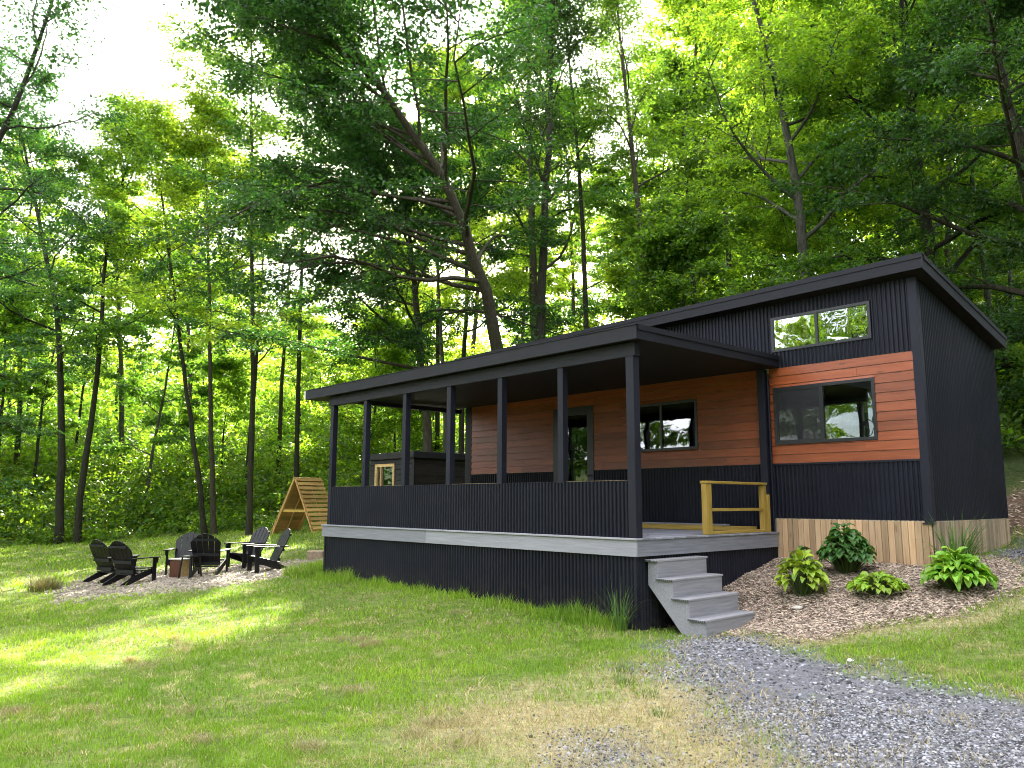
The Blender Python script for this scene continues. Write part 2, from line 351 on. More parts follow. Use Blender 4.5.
def build_ground():
    def axis(a,b,st,far):
        core=np.arange(a,b,st); out=[]; s=st
        x=b
        while x<far[1]: out.append(x); s*=1.16; x+=s
        lo=[]; s=st; x=a-st
        while x>far[0]: lo.append(x); s*=1.16; x-=s
        return np.concatenate([lo[::-1],core,out])
    xs=axis(-16,7,.13,(-420,420)); ys=axis(-9.5,8.5,.13,(-420,420))
    X,Y=np.meshgrid(xs,ys); Z=ground(X,Y)
    V=np.stack([X,Y,Z],-1).reshape(-1,3); nx=len(xs); ny=len(ys)
    i=np.arange(ny-1)[:,None]*nx+np.arange(nx-1)[None]; F=np.stack([i,i+1,i+nx+1,i+nx],-1).reshape(-1,4)
    g,m,p,d,f=[a.ravel() for a in zones(X,Y)]
    x=X.ravel(); y=Y.ravel(); n=fbm(x*.9,y*.9,11,4); n2=fbm(x*3.1,y*3.1,12,3)
    lawn=np.array([.12,.17,.035])[None]*(.75+.5*n[:,None]); strawc=np.array([.30,.25,.12])
    dry=np.clip((fbm(x*6.5,y*6.5,34,2)-.47)*3,0,1)*.6
    col=lawn*(1-dry[:,None])+strawc*dry[:,None]
    def over(c,w): 
        w=np.clip(w,0,1)[:,None]; return col*(1-w)+np.array(c)[None]*w
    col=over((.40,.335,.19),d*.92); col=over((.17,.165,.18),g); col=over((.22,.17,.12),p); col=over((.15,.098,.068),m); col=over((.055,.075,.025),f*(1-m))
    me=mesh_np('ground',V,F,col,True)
    t=NT('ground_soil'); a=t.n('ShaderNodeAttribute',attribute_name='tint'); v=t.coords()
    n1=t.noise(v,14,6,.7); n3=t.noise(v,60,4,.6)
    c=t.mix(1.0,a.outputs['Color'],t.ramp(n1,[(.3,(.55,.55,.55)),(.7,(1.45,1.45,1.45))]),'MULTIPLY')
    c=t.mix(1.0,c,t.ramp(n3,[(.3,(.6,.6,.6)),(.7,(1.4,1.4,1.4))]),'MULTIPLY')
    t.end(t.bsdf(c,.95,.1,0,t.bump(t.math('ADD',n1,t.math('MULTIPLY',n3,.5)),.05,.8)))
    tag(link('ground',me,t.m),kind='structure')
build_ground()

CAM=np.array([6.62,-8.39]); FH=np.array([-.733,.680]); RH=np.array([.68,.733])
def wedge(rng,n,d0,d1,half=1.08,pw=1.0):
    """random site-plan points in front of the viewpoint between two distances"""
    u=rng.random(n); d=np.sqrt(d0*d0+u*(d1*d1-d0*d0)) if pw==1 else d0+(d1-d0)*u**pw
    s=d*(rng.random(n)*2-1)*half
    return CAM[0]+d*FH[0]+s*RH[0], CAM[1]+d*FH[1]+s*RH[1], d
def blades(x,y,z,h,w,col,lean,rng,flat=0.0):
    """grass blades: 5 vertices each, bent over"""
    n=len(x); a=rng.random(n)*2*np.pi; b=rng.random(n)*2*np.pi; q=rng.random(n); ln=np.where(lean>.9,.93+.1*q,lean*(.4+.9*q))
    wx=np.cos(a)*w*.5; wy=np.sin(a)*w*.5; lx=np.cos(b)*h*ln; ly=np.sin(b)*h*ln; hz=h*np.sqrt(np.clip(1-ln**2*.8,.02,1))
    V=np.zeros((n,5,3)); B=np.stack([x,y,z],-1)
    V[:,0]=B+np.stack([-wx,-wy,0*x-.012],-1); V[:,1]=B+np.stack([wx,wy,0*x-.012],-1)
    mid=B+np.stack([lx*.38,ly*.38,hz*.62],-1); V[:,2]=mid+np.stack([wx*.8,wy*.8,0*x],-1); V[:,3]=mid-np.stack([wx*.8,wy*.8,0*x],-1)
    V[:,4]=B+np.stack([lx,ly,hz],-1)
    i=np.arange(n)[:,None]*5; Q=i+np.array([[0,1,2,3]]); T=i+np.array([[3,2,4]])
    return V.reshape(-1,3),Q,T,np.repeat(col,5,0)
def stack_blades(lst):
    Vs,Qs,Ts,Cs=[],[],[],[]; n=0
    for V,Q,T,c in lst: Vs.append(V);Qs.append(Q+n);Ts.append(T+n);Cs.append(c); n+=len(V)
    return np.concatenate(Vs),[np.concatenate(Qs),np.concatenate(Ts)],np.concatenate(Cs)
def grass_colour(x,y,rng,straw):
    n=len(x); k=fbm(x*.8,y*.8,21,3)[:,None]; j=rng.random(n)[:,None]
    a=np.array([.115,.235,.018]); b=np.array([.31,.46,.038]); c=a*(1-k)+b*k; c=c*(.65+.7*j)
    s=np.array([.46,.40,.21])*(.7+.6*rng.random(n)[:,None])
    return np.where(straw[:,None],s,c)
def build_lawn():
    rng=np.random.default_rng(3); out=[]
    for d0,d1,n,w,hh in ((2.8,6.5,260000,.0042,.034),(6.5,10,200000,.006,.042),(10,17,185000,.010,.055),(17,36,165000,.022,.09)):
        x,y,d=wedge(rng,n,d0,d1); g,m,p,dd,f=zones(x,y); r=rng.random(n)
        lawn=(1-np.maximum.reduce([g*1.02,m*1.03,p*.93,dd*.93])); patch=fbm(x*1.1,y*1.1,31,3); thin=np.clip((patch-.33)*5,.5,1)*np.clip((fbm(x*9,y*9,37,2)-.18)*2.6,.25,1)
        keep=(r<lawn*thin)&~under_build(x,y)&(toe_dist(x,y)<1.5)
        x,y,d=x[keep],y[keep],d[keep]; f=f[keep]; n=len(x); cl=fbm(x*2.3,y*2.3,33,3); br=fbm(x*.55,y*.55,35,2)
        straw=rng.random(n)<np.clip((fbm(x*6.5,y*6.5,34,2)-.53)*2.2+(cl-.53)*1.3+(br-.52)*.6,0.04,.6)
        h=hh*(.5+.8*rng.random(n))*(.55+.6*fbm(x*.9,y*.9,41,2)+.7*fbm(x*7,y*7,42,2))*(1+1.2*f)
        edge=np.clip(1-np.abs(y+.12)/.42,0,1)*((x>-8.4)&(x<-.05)); h=h*(1+edge*1.3*fbm(x*2.2,y*2.2,43,2)); straw&=~(rng.random(n)<edge)
        out.append(blades(x,y,ground(x,y),h,np.full(n,w)*(.7+.6*rng.random(n)),grass_colour(x,y,rng,straw),np.where(straw,1.04,.66),rng))
    # taller uncut grass along the deck skirting
    n=15000; x=rng.uniform(-8.5,-.15,n); y=.03-np.abs(rng.normal(0,.17,n)); y=np.minimum(y,.02); cl=fbm(x*1.7,y*0+.5,51,3)
    tall=np.where((x<-6.3),1.35,1.0)
    keepc=rng.random(n)<np.clip((cl-.30)*2.4,.10,1); x,y,cl,tall=x[keepc],y[keepc],cl[keepc],tall[keepc]; n=len(x); h=(.05+.30*rng.random(n)**2.2*np.clip((cl-.2)*2,.25,1.3))*tall
    out.append(blades(x,y,ground(x,y),h,np.full(n,.007),grass_colour(x,y,rng,rng.random(n)<.06),np.full(n,.5),rng))
    n=9000; t=rng.random(n); x=-8.35-rng.random(n)*.9; y=-.3+t*1.6; h=.08+.25*rng.random(n)**2
    out.append(blades(x,y,ground(x,y),h,np.full(n,.008),grass_colour(x,y,rng,rng.random(n)<.1),np.full(n,.5),rng))
    V,F,c=stack_blades(out); tag(link('lawn_grass',mesh_np('lawn_grass',V,F,c),M['grass']),'short green lawn with straw coloured clippings',None,None,'stuff')
    # dry cut grass lying flat
    out=[]
    for d0,d1,n,w,h0 in ((2.8,7,82000,.004,.07),(7,12,60000,.007,.09),(12,18,14000,.012,.1)):
        x,y,d=wedge(rng,n,d0,d1); g,m,p,dd,f=zones(x,y); cl=fbm(x*2.3,y*2.3,33,3)
        k=(rng.random(n)<np.clip(dd*.9+np.clip((cl-.56)*3,0,.5)*(1-m),0,1)*(1-g*.38)*(1-p))&~under_build(x,y)&(toe_dist(x,y)<0); x,y=x[k],y[k]; n=len(x)
        c=np.array([.42,.345,.175])[None]*(.6+.7*rng.random(n)[:,None])*np.array([1,1,1])[None]
        out.append(blades(x,y,ground(x,y)+.006+.01*rng.random(n),h0*(.4+rng.random(n)),np.full(n,w),c,np.full(n,1.05),rng))
    for i in range(34):                                              # little heaps the mower left
        d=rng.uniform(4.2,12); s=d*rng.uniform(-.62,.05); cx=CAM[0]+d*FH[0]+s*RH[0]; cy_=CAM[1]+d*FH[1]+s*RH[1]; n=int(rng.uniform(90,260)); r_=rng.uniform(.05,.13)
        x=cx+rng.normal(0,r_,n); y=cy_+rng.normal(0,r_*.8,n); q=np.exp(-((x-cx)**2+(y-cy_)**2)/(2*r_*r_)); c=np.array([.36,.30,.17])[None]*(.5+.8*rng.random(n)[:,None])
        out.append(blades(x,y,ground(x,y)+.012+.035*q*rng.random(n),.07*(.4+rng.random(n)),np.full(n,.004),c,np.full(n,1.0),rng))
    V,F,c=stack_blades(out); tag(link('dry_clippings',mesh_np('dry_clippings',V,F,c),M['grass']),'straw coloured dry clippings lying on lawn and drive',None,None,'stuff')
build_lawn()

def lumps(x,y,z,s,el,flat,col,rng):
    """small angular stones or chips: distorted boxes"""
    n=len(x); base=np.array([(a,b,c) for c in (-1,1) for b in (-1,1) for a in (-1,1)],float)*.5
    P=base[None]*(1+.55*(rng.random((n,8,3))-.5)); top=P[:,4:]; top[...,:2]*=(.5+.35*rng.random((n,1,1)))
    P=P*np.stack([s*el,s,s*flat],-1)[:,None]
    a=rng.random(n)*2*np.pi; t=(rng.random(n)-.5)*.9; ca,sa,ct,st=np.cos(a),np.sin(a),np.cos(t),np.sin(t)
    X=P[...,0]*ct[:,None]+P[...,2]*st[:,None]; Z=-P[...,0]*st[:,None]+P[...,2]*ct[:,None]; Yv=P[...,1]
    V=np.stack([X*ca[:,None]-Yv*sa[:,None]+x[:,None],X*sa[:,None]+Yv*ca[:,None]+y[:,None],Z+(z+s*flat*.25)[:,None]],-1)
    f=np.array([(4,5,7,6),(0,1,5,4),(2,6,7,3),(0,4,6,2),(1,3,7,5)])
    F=(np.arange(n)[:,None,None]*8+f[None]).reshape(-1,4)
    return V.reshape(-1,3),F,np.repeat(col,8,0)
def build_gravel():
    rng=np.random.default_rng(5); VS,FS,CS=[],[],[]; o=0
    def put(x,y,s,el,flat,c):
        nonlocal o
        V,F,k=lumps(x,y,ground(x,y),s,el,flat,c,rng); VS.append(V);FS.append(F+o);CS.append(k); o+=len(V)
    for d0,d1,n,s0 in ((2.8,7,190000,.0125),(7,13,120000,.018)):
        x,y,d=wedge(rng,n,d0,d1); g,m,p,dd,f=zones(x,y); pt=fbm(x*1.5,y*1.5,61,3)
        k=(rng.random(n)<g*np.clip((pt-.25)*4,.25,1)+0.02*dd)&~under_build(x,y); x,y=x[k],y[k]; n=len(x); s0=s0*np.where(rng.random(n)<.04,1.6,1.0)
        tone=(.04+.40*rng.random(n)**2.0)[:,None]; c=tone*np.where(rng.random(n)[:,None]<.25,np.array([[1.05,.98,.9]]),np.array([[1.0,.985,1.07]]))
        put(x,y,s0*(.5+.9*rng.random(n)**2),.8+.9*rng.random(n),.4+.3*rng.random(n),c)
    x=rng.uniform(-15.5,-8.3,26000); y=rng.uniform(-4.5,3,26000); p=zones(x,y)[2]; k=rng.random(len(x))<p; x,y=x[k],y[k]; n=len(x)
    c=(.12+.26*rng.random(n)[:,None])*np.array([[1.05,.88,.68]])
    put(x,y,.04*(.5+rng.random(n)),.8+.6*rng.random(n),.5+.2*rng.random(n),c)
    tag(link('gravel_stones',mesh_np('gravel_stones',np.concatenate(VS),np.concatenate(FS),np.concatenate(CS)),M['stone']),'loose grey gravel of the drive and tan pebbles of the fire pit circle',None,None,'stuff')
    x=rng.uniform(-.3,3.9,60000); y=rng.uniform(.2,5.4,60000); x=np.concatenate([x,rng.uniform(.8,9,9000)]); y=np.concatenate([y,rng.uniform(5.5,11,9000)])
    m=zones(x,y)[1]; k=(rng.random(len(x))<m)&~under_build(x,y); x,y=x[k],y[k]; n=len(x)
    tone=.12+.48*rng.random(n)[:,None]**1.6; c=tone*np.array([[1.08,.83,.64]])*(1+.1*(rng.random((n,3))-.5))
    big=np.where(y>5.5,1.6,1.0)
    V,F,k=lumps(x,y,ground(x,y)+.004,.0135*(.5+1.1*rng.random(n)**1.5)*big,2.0+3.2*rng.random(n),.45,c,rng)
    tag(link('mulch_chips',mesh_np('mulch_chips',V,F,k),M['chip']),'brown shredded wood mulch on the planting bed and bank',None,None,'stuff')
build_gravel()

# ------------------------------------------------------------------ cabin
def cut(x0,x1,z0,z1,ops):
    """rectangles left of a wall after its openings (x0,x1,z0,z1) are taken out"""
    rs=[(x0,x1,z0,z1)]
    for a,b,c,d in ops:
        nr=[]
        for (p,q,r,s) in rs:
            if b<=p or a>=q or d<=r or c>=s: nr.append((p,q,r,s)); continue
            if a>p: nr.append((p,a,r,s))
            if b<q: nr.append((b,q,r,s))
            m0,m1=max(a,p),min(b,q)
            if c>r: nr.append((m0,m1,r,c))
            if d<s: nr.append((m0,m1,d,s))
        rs=nr
    return rs
def corrugated(mb, a0,a1, z0,z1, plane, axis='x', out=-1, ops=(), pitch=.068, amp=.012, ztop=None, k=6):
    """rolled metal sheet with vertical ribs; axis = the way the wall runs, plane = where it stands, out = the side it faces"""
    for (p,q,r,s) in cut(a0,a1,z0,z1,ops):
        n=max(2,int((q-p)/pitch*k)); us=np.linspace(p,q,n+1)
        w=np.clip(np.sin(us/pitch*2*np.pi)*1.7,-1,1)*amp
        v=[];f=[]
        for u,d in zip(us,w):
            t=plane+out*(amp+d); zt=s if ztop is None or s<z1-1e-6 else ztop(u)
            for z in (r,zt): v.append((u,t,z) if axis=='x' else (t,u,z))
        for i in range(n): f.append((2*i,2*i+2,2*i+3,2*i+1))
        mb.add(v,f)
def planks(mb, x0,x1,z0,z1,ops,y,h=.1447,th=.02,rng=rnd):
    """horizontal lap siding facing -Y"""
    z=z0
    while z<z1-.01:
        zt=min(z+h,z1); brk=x0+rng.uniform(1.2,3.4); xs=[x0]
        while brk<x1-.5: xs.append(brk); brk+=rng.uniform(2.2,3.8)
        xs.append(x1)
        for a,b in zip(xs[:-1],xs[1:]):
            for (p,q,r,s) in cut(a,b,z,zt,ops):
                g0=.004 if r==z else 0; e0=.0015 if p==a and p>x0 else 0
                mb.prism([(y-th-.006,r+g0),(y-th+.004,s-.002),(y,s-.002),(y,r+g0)],p+e0,q-.0005,'x')
        z+=h
def x_prism_fix(o): return o

ZB=.221; W=2.353; XL=-8.03; W0=1.103; W1=2.694
ROOF_SL=(4.07-3.37)/3.77
def roof_under(y): return 3.85-(y-3.48)*ROOF_SL
cabin=thing('cabin','black corrugated metal cabin with cedar siding bands and mono-pitch roof','cabin',((XL+W)/2,D,-.3))
def cpart(mb,name,mat,parent=None,**k):
    o=mb.build(name,mat,parent or cabin,**k)
    if parent is None: o.matrix_parent_inverse=Matrix.Translation(-cabin.location)
    return o
WIN=(.015,1.686,1.414,2.363); CLE=(.03,1.69,2.968,3.557); PWN=(-2.95,-1.49,1.42,2.33); DOOR=(-5.1,-3.97,.06,2.43); SMALLV=(-1.9,-1.65,3.42,3.47)
OPS=[WIN,CLE,PWN,DOOR]
# front: lower ribbed band, cedar band, upper ribbed band
m=MB(); corrugated(m,-.06,W-.09,ZB,W0,D,ops=OPS); corrugated(m,XL+.2,-.06,.0,W0,D,ops=OPS); cpart(m,'lower_cladding',M['metal'],smooth=False)
m=MB(); planks(m,-.05,W-.09,W0,W1,OPS,D); planks(m,XL+.2,-.12,W0,2.76,OPS,D,rng=random.Random(4)); cpart(m,'cedar_siding',M['siding'])
m=MB(); corrugated(m,XL+.2,W-.09,W1,roof_under(D)-.0,D,ops=OPS+[(XL,-.05,2.6,2.76)]); cpart(m,'upper_cladding',M['metal'])
m=MB(); corrugated(m,D+.02,7.17,ZB,3.2,W,'y',1,ztop=roof_under); corrugated(m,D+.02,7.17,-.3,3.2,XL,'y',-1,ztop=roof_under); corrugated(m,XL,W,-.3,roof_under(7.17),7.17,'x',1,ops=[(-.75,.85,1.15,2.5)]); cpart(m,'side_cladding',M['metal'])
# trim: corner boards, flashing strips
m=MB(); m.box(W-.09,W+.022,D-.03,D-.019+.0,ZB-.03,roof_under(D)-.002); m.box(W+.0185,W+.03,D-.0295,D+.08,ZB-.03,roof_under(D+.08)); cpart(m,'corner_trim',M['trim'])
m=MB(); m.box(XL-.02,XL+.2,D-.03,D+.02,-.3,roof_under(D+.03)); cpart(m,'corner_trim',M['trim'])
m=MB(); m.box(-.05,W-.09,D-.032,D-.02,W0-.028,W0+.002); cpart(m,'flashing',M['trim'])
m=MB(); m.box(W-.115,W+.036,D-.045,D+.06,ZB-.05,ZB-.0315); m.box(W-.02,W+.038,D-.047,D-.0305,ZB-.05,ZB+.03); cpart(m,'trim_end_bracket',M['frame'])
# wall lining (gives the walls their thickness and the rooms their inside)
m=MB()
for (p,q,r,s) in cut(XL+.02,W-.01,-.2,roof_under(D)-.01,OPS): m.box(p,q,D+.003,D+.12,r,s)
for (p,q,r,s) in cut(XL+.02,W-.01,-.2,3.0,[(-.75,.85,1.15,2.5)]): m.box(p,q,7.05,7.15,r,s)
m.box(XL+.02,XL+.12,D+.12,7.05,-.2,3.1); m.box(W-.12,W-.012,D+.12,7.05,-.2,3.1); m.box(-2.6,-2.5,D+.12,7.05,.06,2.9)
cpart(m,'inner_wall',M['inner'])
m=MB(); m.box(XL+.12,W-.12,D+.12,7.05,-.05,.05); cpart(m,'inner_floor',M['innerfloor'])
m=MB(); m.prism([(D+.121,2.88),(7.049,2.86),(7.049,2.93),(D+.121,2.95)],-7.8,-2.6,'x'); cpart(m,'ceiling',M['inner'])
# roof: slab, front and end fascia boards, soffit
rx0,rx1=XL-.16,2.56; y0,y1=3.48,7.25
def rt(y): return 4.07-(y-y0)*ROOF_SL
m=MB(); m.prism([(y0+.03,rt(y0+.03)-.015),(y1-.03,rt(y1-.03)-.015),(y1-.03,rt(y1-.03)-.12),(y0+.03,rt(y0+.03)-.12)],rx0+.03,rx1-.03,'x'); roof=cpart(m,'roof',M['roofing'])
m=MB(); m.prism([(y0,rt(y0)-.005),(y0+.03,rt(y0+.03)-.005),(y0+.03,rt(y0)-.222),(y0,rt(y0)-.222)],rx0,rx1,'x')
m.prism([(y0-.012,rt(y0)+.006),(y0+.1,rt(y0+.1)+.006),(y0+.1,rt(y0+.1)-.002),(y0-.004,rt(y0)-.004),(y0-.004,rt(y0)-.07),(y0-.012,rt(y0)-.07)],rx0-.012,rx1+.012,'x'); f=cpart(m,'fascia',M['fascia'],roof)
for xa,xb in ((rx1-.03,rx1),(rx0,rx0+.03)):
    m=MB(); m.prism([(y0+.031,rt(y0+.031)-.005),(y1,rt(y1)-.005),(y1,rt(y1)-.222),(y0+.031,rt(y0+.031)-.222)],xa,xb,'x')
    s=1 if xa>0 else -1; e=xb if xa>0 else xa
    m.prism([(y0+.1,rt(y0+.1)+.007),(y1+.01,rt(y1)+.007),(y1+.01,rt(y1)-.065),(y0+.1,rt(y0+.1)-.065)],min(e+s*.003,e+s*.012),max(e+s*.003,e+s*.012),'x')
    cpart(m,'fascia',M['fascia'],roof)
m=MB(); m.prism([(y0+.031,rt(y0+.031)-.19),(y1-.01,rt(y1-.01)-.19),(y1-.01,rt(y1-.01)-.205),(y0+.031,rt(y0+.031)-.205)],rx0+.031,rx1-.031,'x'); cpart(m,'soffit',M['soffit'],roof)
m=MB()
for q in range(4): m.box(-1.95,-1.72,D-.05,D-.026,3.40+q*.018,3.412+q*.018)
cpart(m,'vent',M['trim'])
for o in [roof]+list(roof.children):            # the roof falls a little towards its left end
    for v in o.data.vertices: v.co.z-=(2.56-v.co.x)*.0162
# windows
def window(rect,glass,split=.5,fw=.05,name='window',label=None,y=D,screen=False,deep=.05):
    x0,x1,z0,z1=rect; m=MB()
    ya,yb=y-.034,y+deep
    m.box(x0,x0+fw,ya,yb,z0,z1); m.box(x1-fw,x1,ya,yb,z0,z1); m.box(x0+fw,x1-fw,ya+.001,yb,z0,z0+fw); m.box(x0+fw,x1-fw,ya+.001,yb,z1-fw,z1)
    o=cpart(m,name,M['frame'])
    if label: o['label']=label
    xm=x0+(x1-x0)*split; pc=[(x0+fw,x1-fw)]
    if split>0:
        m=MB(); m.box(xm-.022,xm+.022,ya+.006,yb-.01,z0+fw,z1-fw); cpart(m,'mullion',M['frame'],o); pc=[(x0+fw,xm-.022),(xm+.022,x1-fw)]
    for i,(a,b) in enumerate(pc):
        m=MB(); yy=y-.006-.008*(i==0); m.box(a,b,yy,yy+.006,z0+fw,z1-fw); cpart(m,'pane',glass,o)
    if screen:
        m=MB(); a,b=pc[0]; m.box(a,a+.02,y-.028,y-.02,z0+fw,z1-fw); m.box(b-.02,b,y-.028,y-.02,z0+fw,z1-fw); m.box(a+.02,b-.02,y-.028,y-.02,z0+fw,z0+fw+.02); m.box(a+.02,b-.02,y-.028,y-.02,z1-fw-.02,z1-fw)
        cpart(m,'screen_frame',M['frame'],o)
        t=NT('insect_screen'); tr=t.n('ShaderNodeBsdfTransparent'); tr.inputs[0].default_value=(.8,.8,.8,1); df=t.n('ShaderNodeBsdfDiffuse'); df.inputs[0].default_value=(.10,.10,.105,1)
        mx=t.n('ShaderNodeMixShader'); mx.inputs[0].default_value=.22; t.l(tr.outputs[0],mx.inputs[1]); t.l(df.outputs[0],mx.inputs[2]); t.end(mx.outputs[0])
        m=MB(); m.box(a+.02,b-.02,y-.0245,y-.0235,z0+fw+.02,z1-fw-.02); cpart(m,'insect_screen',t.m,o)
    return o
window(WIN,M['glass'],.495,screen=True,label='sliding window with an insect screen on its left half in the cedar siding')
window(CLE,M['glassup'],.475,.045,label='long clerestory window reflecting sky and trees')
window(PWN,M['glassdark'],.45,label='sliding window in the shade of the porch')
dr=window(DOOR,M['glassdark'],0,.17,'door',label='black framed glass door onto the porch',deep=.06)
m=MB(); m.box(-4.12,-4.09,D-.075,D-.035,.98,1.02); m.box(-4.12,-4.0,D-.09,D-.075,.985,1.015); cpart(m,'handle',M['trim'],dr)
# back window seen through the front one, with white frame
m=MB(); bx0,bx1,bz0,bz1=-.75,.85,1.15,2.5
for a,b,c,d in ((bx0,bx0+.07,bz0,bz1),(bx1-.07,bx1,bz0,bz1),(bx0+.07,bx1-.07,bz0,bz0+.07),(bx0+.07,bx1-.07,bz1-.07,bz1),(-.04,.03,bz0+.07,bz1-.07),(bx0+.07,-.04,1.98,2.04),(.03,bx1-.07,1.98,2.04)): m.box(a,b,7.04,7.18,c,d)
bw=cpart(m,'window',M['white']); bw['label']='white framed window in the back wall seen through the front one'
m=MB(); m.box(bx0+.07,bx1-.07,7.10,7.106,bz0+.07,bz1-.07); cpart(m,'pane',mat_glass('back_glass',(.9,.92,.9),.05),bw)
# pale board skirting under the metal
def skirt(mb,a0,a1,fn,axis,plane,out,rng):
    a=a0
    while a<a1-.02:
        b=min(a+rng.uniform(.088,.1),a1); zb=fn((a+b)/2)-.12; t=rng.uniform(0,.004)
        lo,hi=sorted((plane+out*(.024+t),plane))
        if axis=='x': mb.box(a,b-.005,lo,hi,zb,ZB-.012,.004)
        else: mb.box(lo,hi,a,b-.005,zb,ZB-.012,.004)
        a=b
m=MB(); skirt(m,-.03,W+.005,lambda u:float(ground(u,D)),'x',D-.002,-1,rnd); cpart(m,'skirting',M['skirt'])
m=MB(); skirt(m,D+.0,7.15,lambda u:float(ground(W,u)),'y',W+.006,1,rnd); o=cpart(m,'skirting',M['skirtgrey']); o['label']='weathered grey board skirting of the end wall'

# ------------------------------------------------------------------ porch
porch=thing('covered_porch','black covered porch on grey deck with corrugated half wall and square posts','porch',(-4,1.8,-1.1))
def ppart(mb,name,mat,parent=None,**k):
    o=mb.build(name,mat,parent or porch,**k)
    if parent is None: o.matrix_parent_inverse=Matrix.Translation(-porch.location)
    return o
PX0,PX1=-8.16,0.0
m=MB(); y=.0-.02
i=0
while y<3.70:
    b=min(y+.14,3.70); xs=PX0-.02
    for xe in ((-4.1+(.9 if i%2 else 0)),PX1+.02): m.box(xs,xe-.003,y,b-.005,-.026,0.0,.003); xs=xe
    y=b; i+=1
ppart(m,'deck_boards',M['deck'])
m=MB(); m.box(PX0,-4.62,0,.03,-.24,-.027,.003); m.box(-4.616,PX1,0.001,.03,-.24,-.027,.003); ppart(m,'rim_board',M['deck'])
m=MB(); m.box(PX1-.03,PX1+.0,.0305,3.69,-.24,-.027,.003); ppart(m,'rim_board',M['decky'])
m=MB(); m.box(PX0,PX0+.03,.0305,3.69,-.24,-.027,.003); ppart(m,'rim_board',M['decky'])
m=MB(); corrugated(m,PX0+.09,PX1-.07,-1.45,-.241,.06,'x',-1); ppart(m,'skirt_cladding',M['metal'])
m=MB(); corrugated(m,.07,3.7,-1.4,-.241,PX1-.06,'y',1); m.box(PX1-.08,PX1-.035,.03,.08,-1.4,-.241); ppart(m,'skirt_cladding',M['metal'])
m=MB(); corrugated(m,.07,3.7,-1.35,-.241,PX0+.08,'y',-1); m.box(PX0+.045,PX0+.1,.03,.08,-1.4,-.241); ppart(m,'skirt_cladding',M['metal'])
HX0=-8.05; HR=.757
m=MB(); corrugated(m,HX0+.03,-.14,.004,HR,.06,'x',-1); m.box(HX0+.03,-.14,.062,.10,.004,HR-.004); ppart(m,'half_wall',M['metal'])
m=MB(); corrugated(m,.06,3.69,.004,HR,HX0+.02,'y',-1); m.box(HX0+.022,HX0+.06,.1,3.69,.004,HR-.004); ppart(m,'half_wall',M['metal'])
m=MB()
for a,b in ((-7.9,-6.9),(-6.7,-5.5),(-4.05,-2.85),(-1.36,-.16)):
    m=MB(); m.box(a,b,.101,.125,HR-.05,HR+.012); ppart(m,'inner_cap_board',M['rawwood'])
m=MB(); m.box(HX0+.0,-.14,.044,.0995,HR+.001,HR+.008); ppart(m,'half_wall_cap',M['trim'])
PB=2.45
for x in (-7.98,-6.72,-5.38,-4.06,-2.74,-1.40):
    m=MB(); m.box(x-.055,x+.055,.035,.145,HR-.01 if x>-7.9 else .0,PB,.004); ppart(m,'post',M['trim'])
m=MB(); m.box(-.14,.0-.005,.012,.145,.001,PB,.005); ppart(m,'post',M['trim'])
m=MB(); m.box(-.20,-.075,D-.16,D-.04,.001,2.68,.004); m.tube([(-.05,D-.07,.0),(-.05,D-.07,2.6)],.022); ppart(m,'post',M['trim'])
m=MB(); m.box(-8.1,.02,.02,.135,PB+.001,2.64,.003); m.box(-8.09,-7.95,.136,3.5,PB+.1,2.64); ppart(m,'beam',M['fascia'])
# flat porch roof with boxed eaves
sl=(2.889-2.845)/3.83
def pz(y): return 2.845+(y+.1)*sl
m=MB(); m.prism([(-.09,pz(-.09)-.004),(D-.03,pz(D)-.004),(D-.03,pz(D)-.12),(-.09,pz(-.09)-.12)],-8.87,.12,'x'); pr=ppart(m,'roof',M['roofing'])
m=MB(); m.box(-8.9,.15,-.1,-.07,2.65,2.846,.003); m.box(-8.905,.155,-.112,-.05,2.843,2.853); ppart(m,'fascia',M['fascia'],pr)
for xa,xb in ((.12,.15),(-8.9,-8.87)):
    m=MB(); m.prism([(-.069,pz(-.069)),(D-.035,pz(D)),(D-.035,pz(D)-.185),(-.069,pz(-.069)-.195)],xa,xb,'x')
    m.prism([(-.069,pz(-.069)+.006),(D-.036,pz(D)+.006),(D-.036,pz(D)-.07),(-.069,pz(-.069)-.07)],xa+(.033 if xa>0 else -.012),xa+(.045 if xa>0 else -.003),'x'); ppart(m,'fascia',M['fascia'],pr)
m=MB(); m.prism([(-.069,2.655),(D-.04,2.70),(D-.04,2.712),(-.069,2.667)],-8.869,.119,'x'); ppart(m,'soffit',M['soffit'],pr)
m=MB(); m.box(-8.93,-8.906,-.115,-.02,2.67,2.85,.003); o=ppart(m,'gutter_end_cap',M['white'],pr); o['label']='bare metal end of the eave'
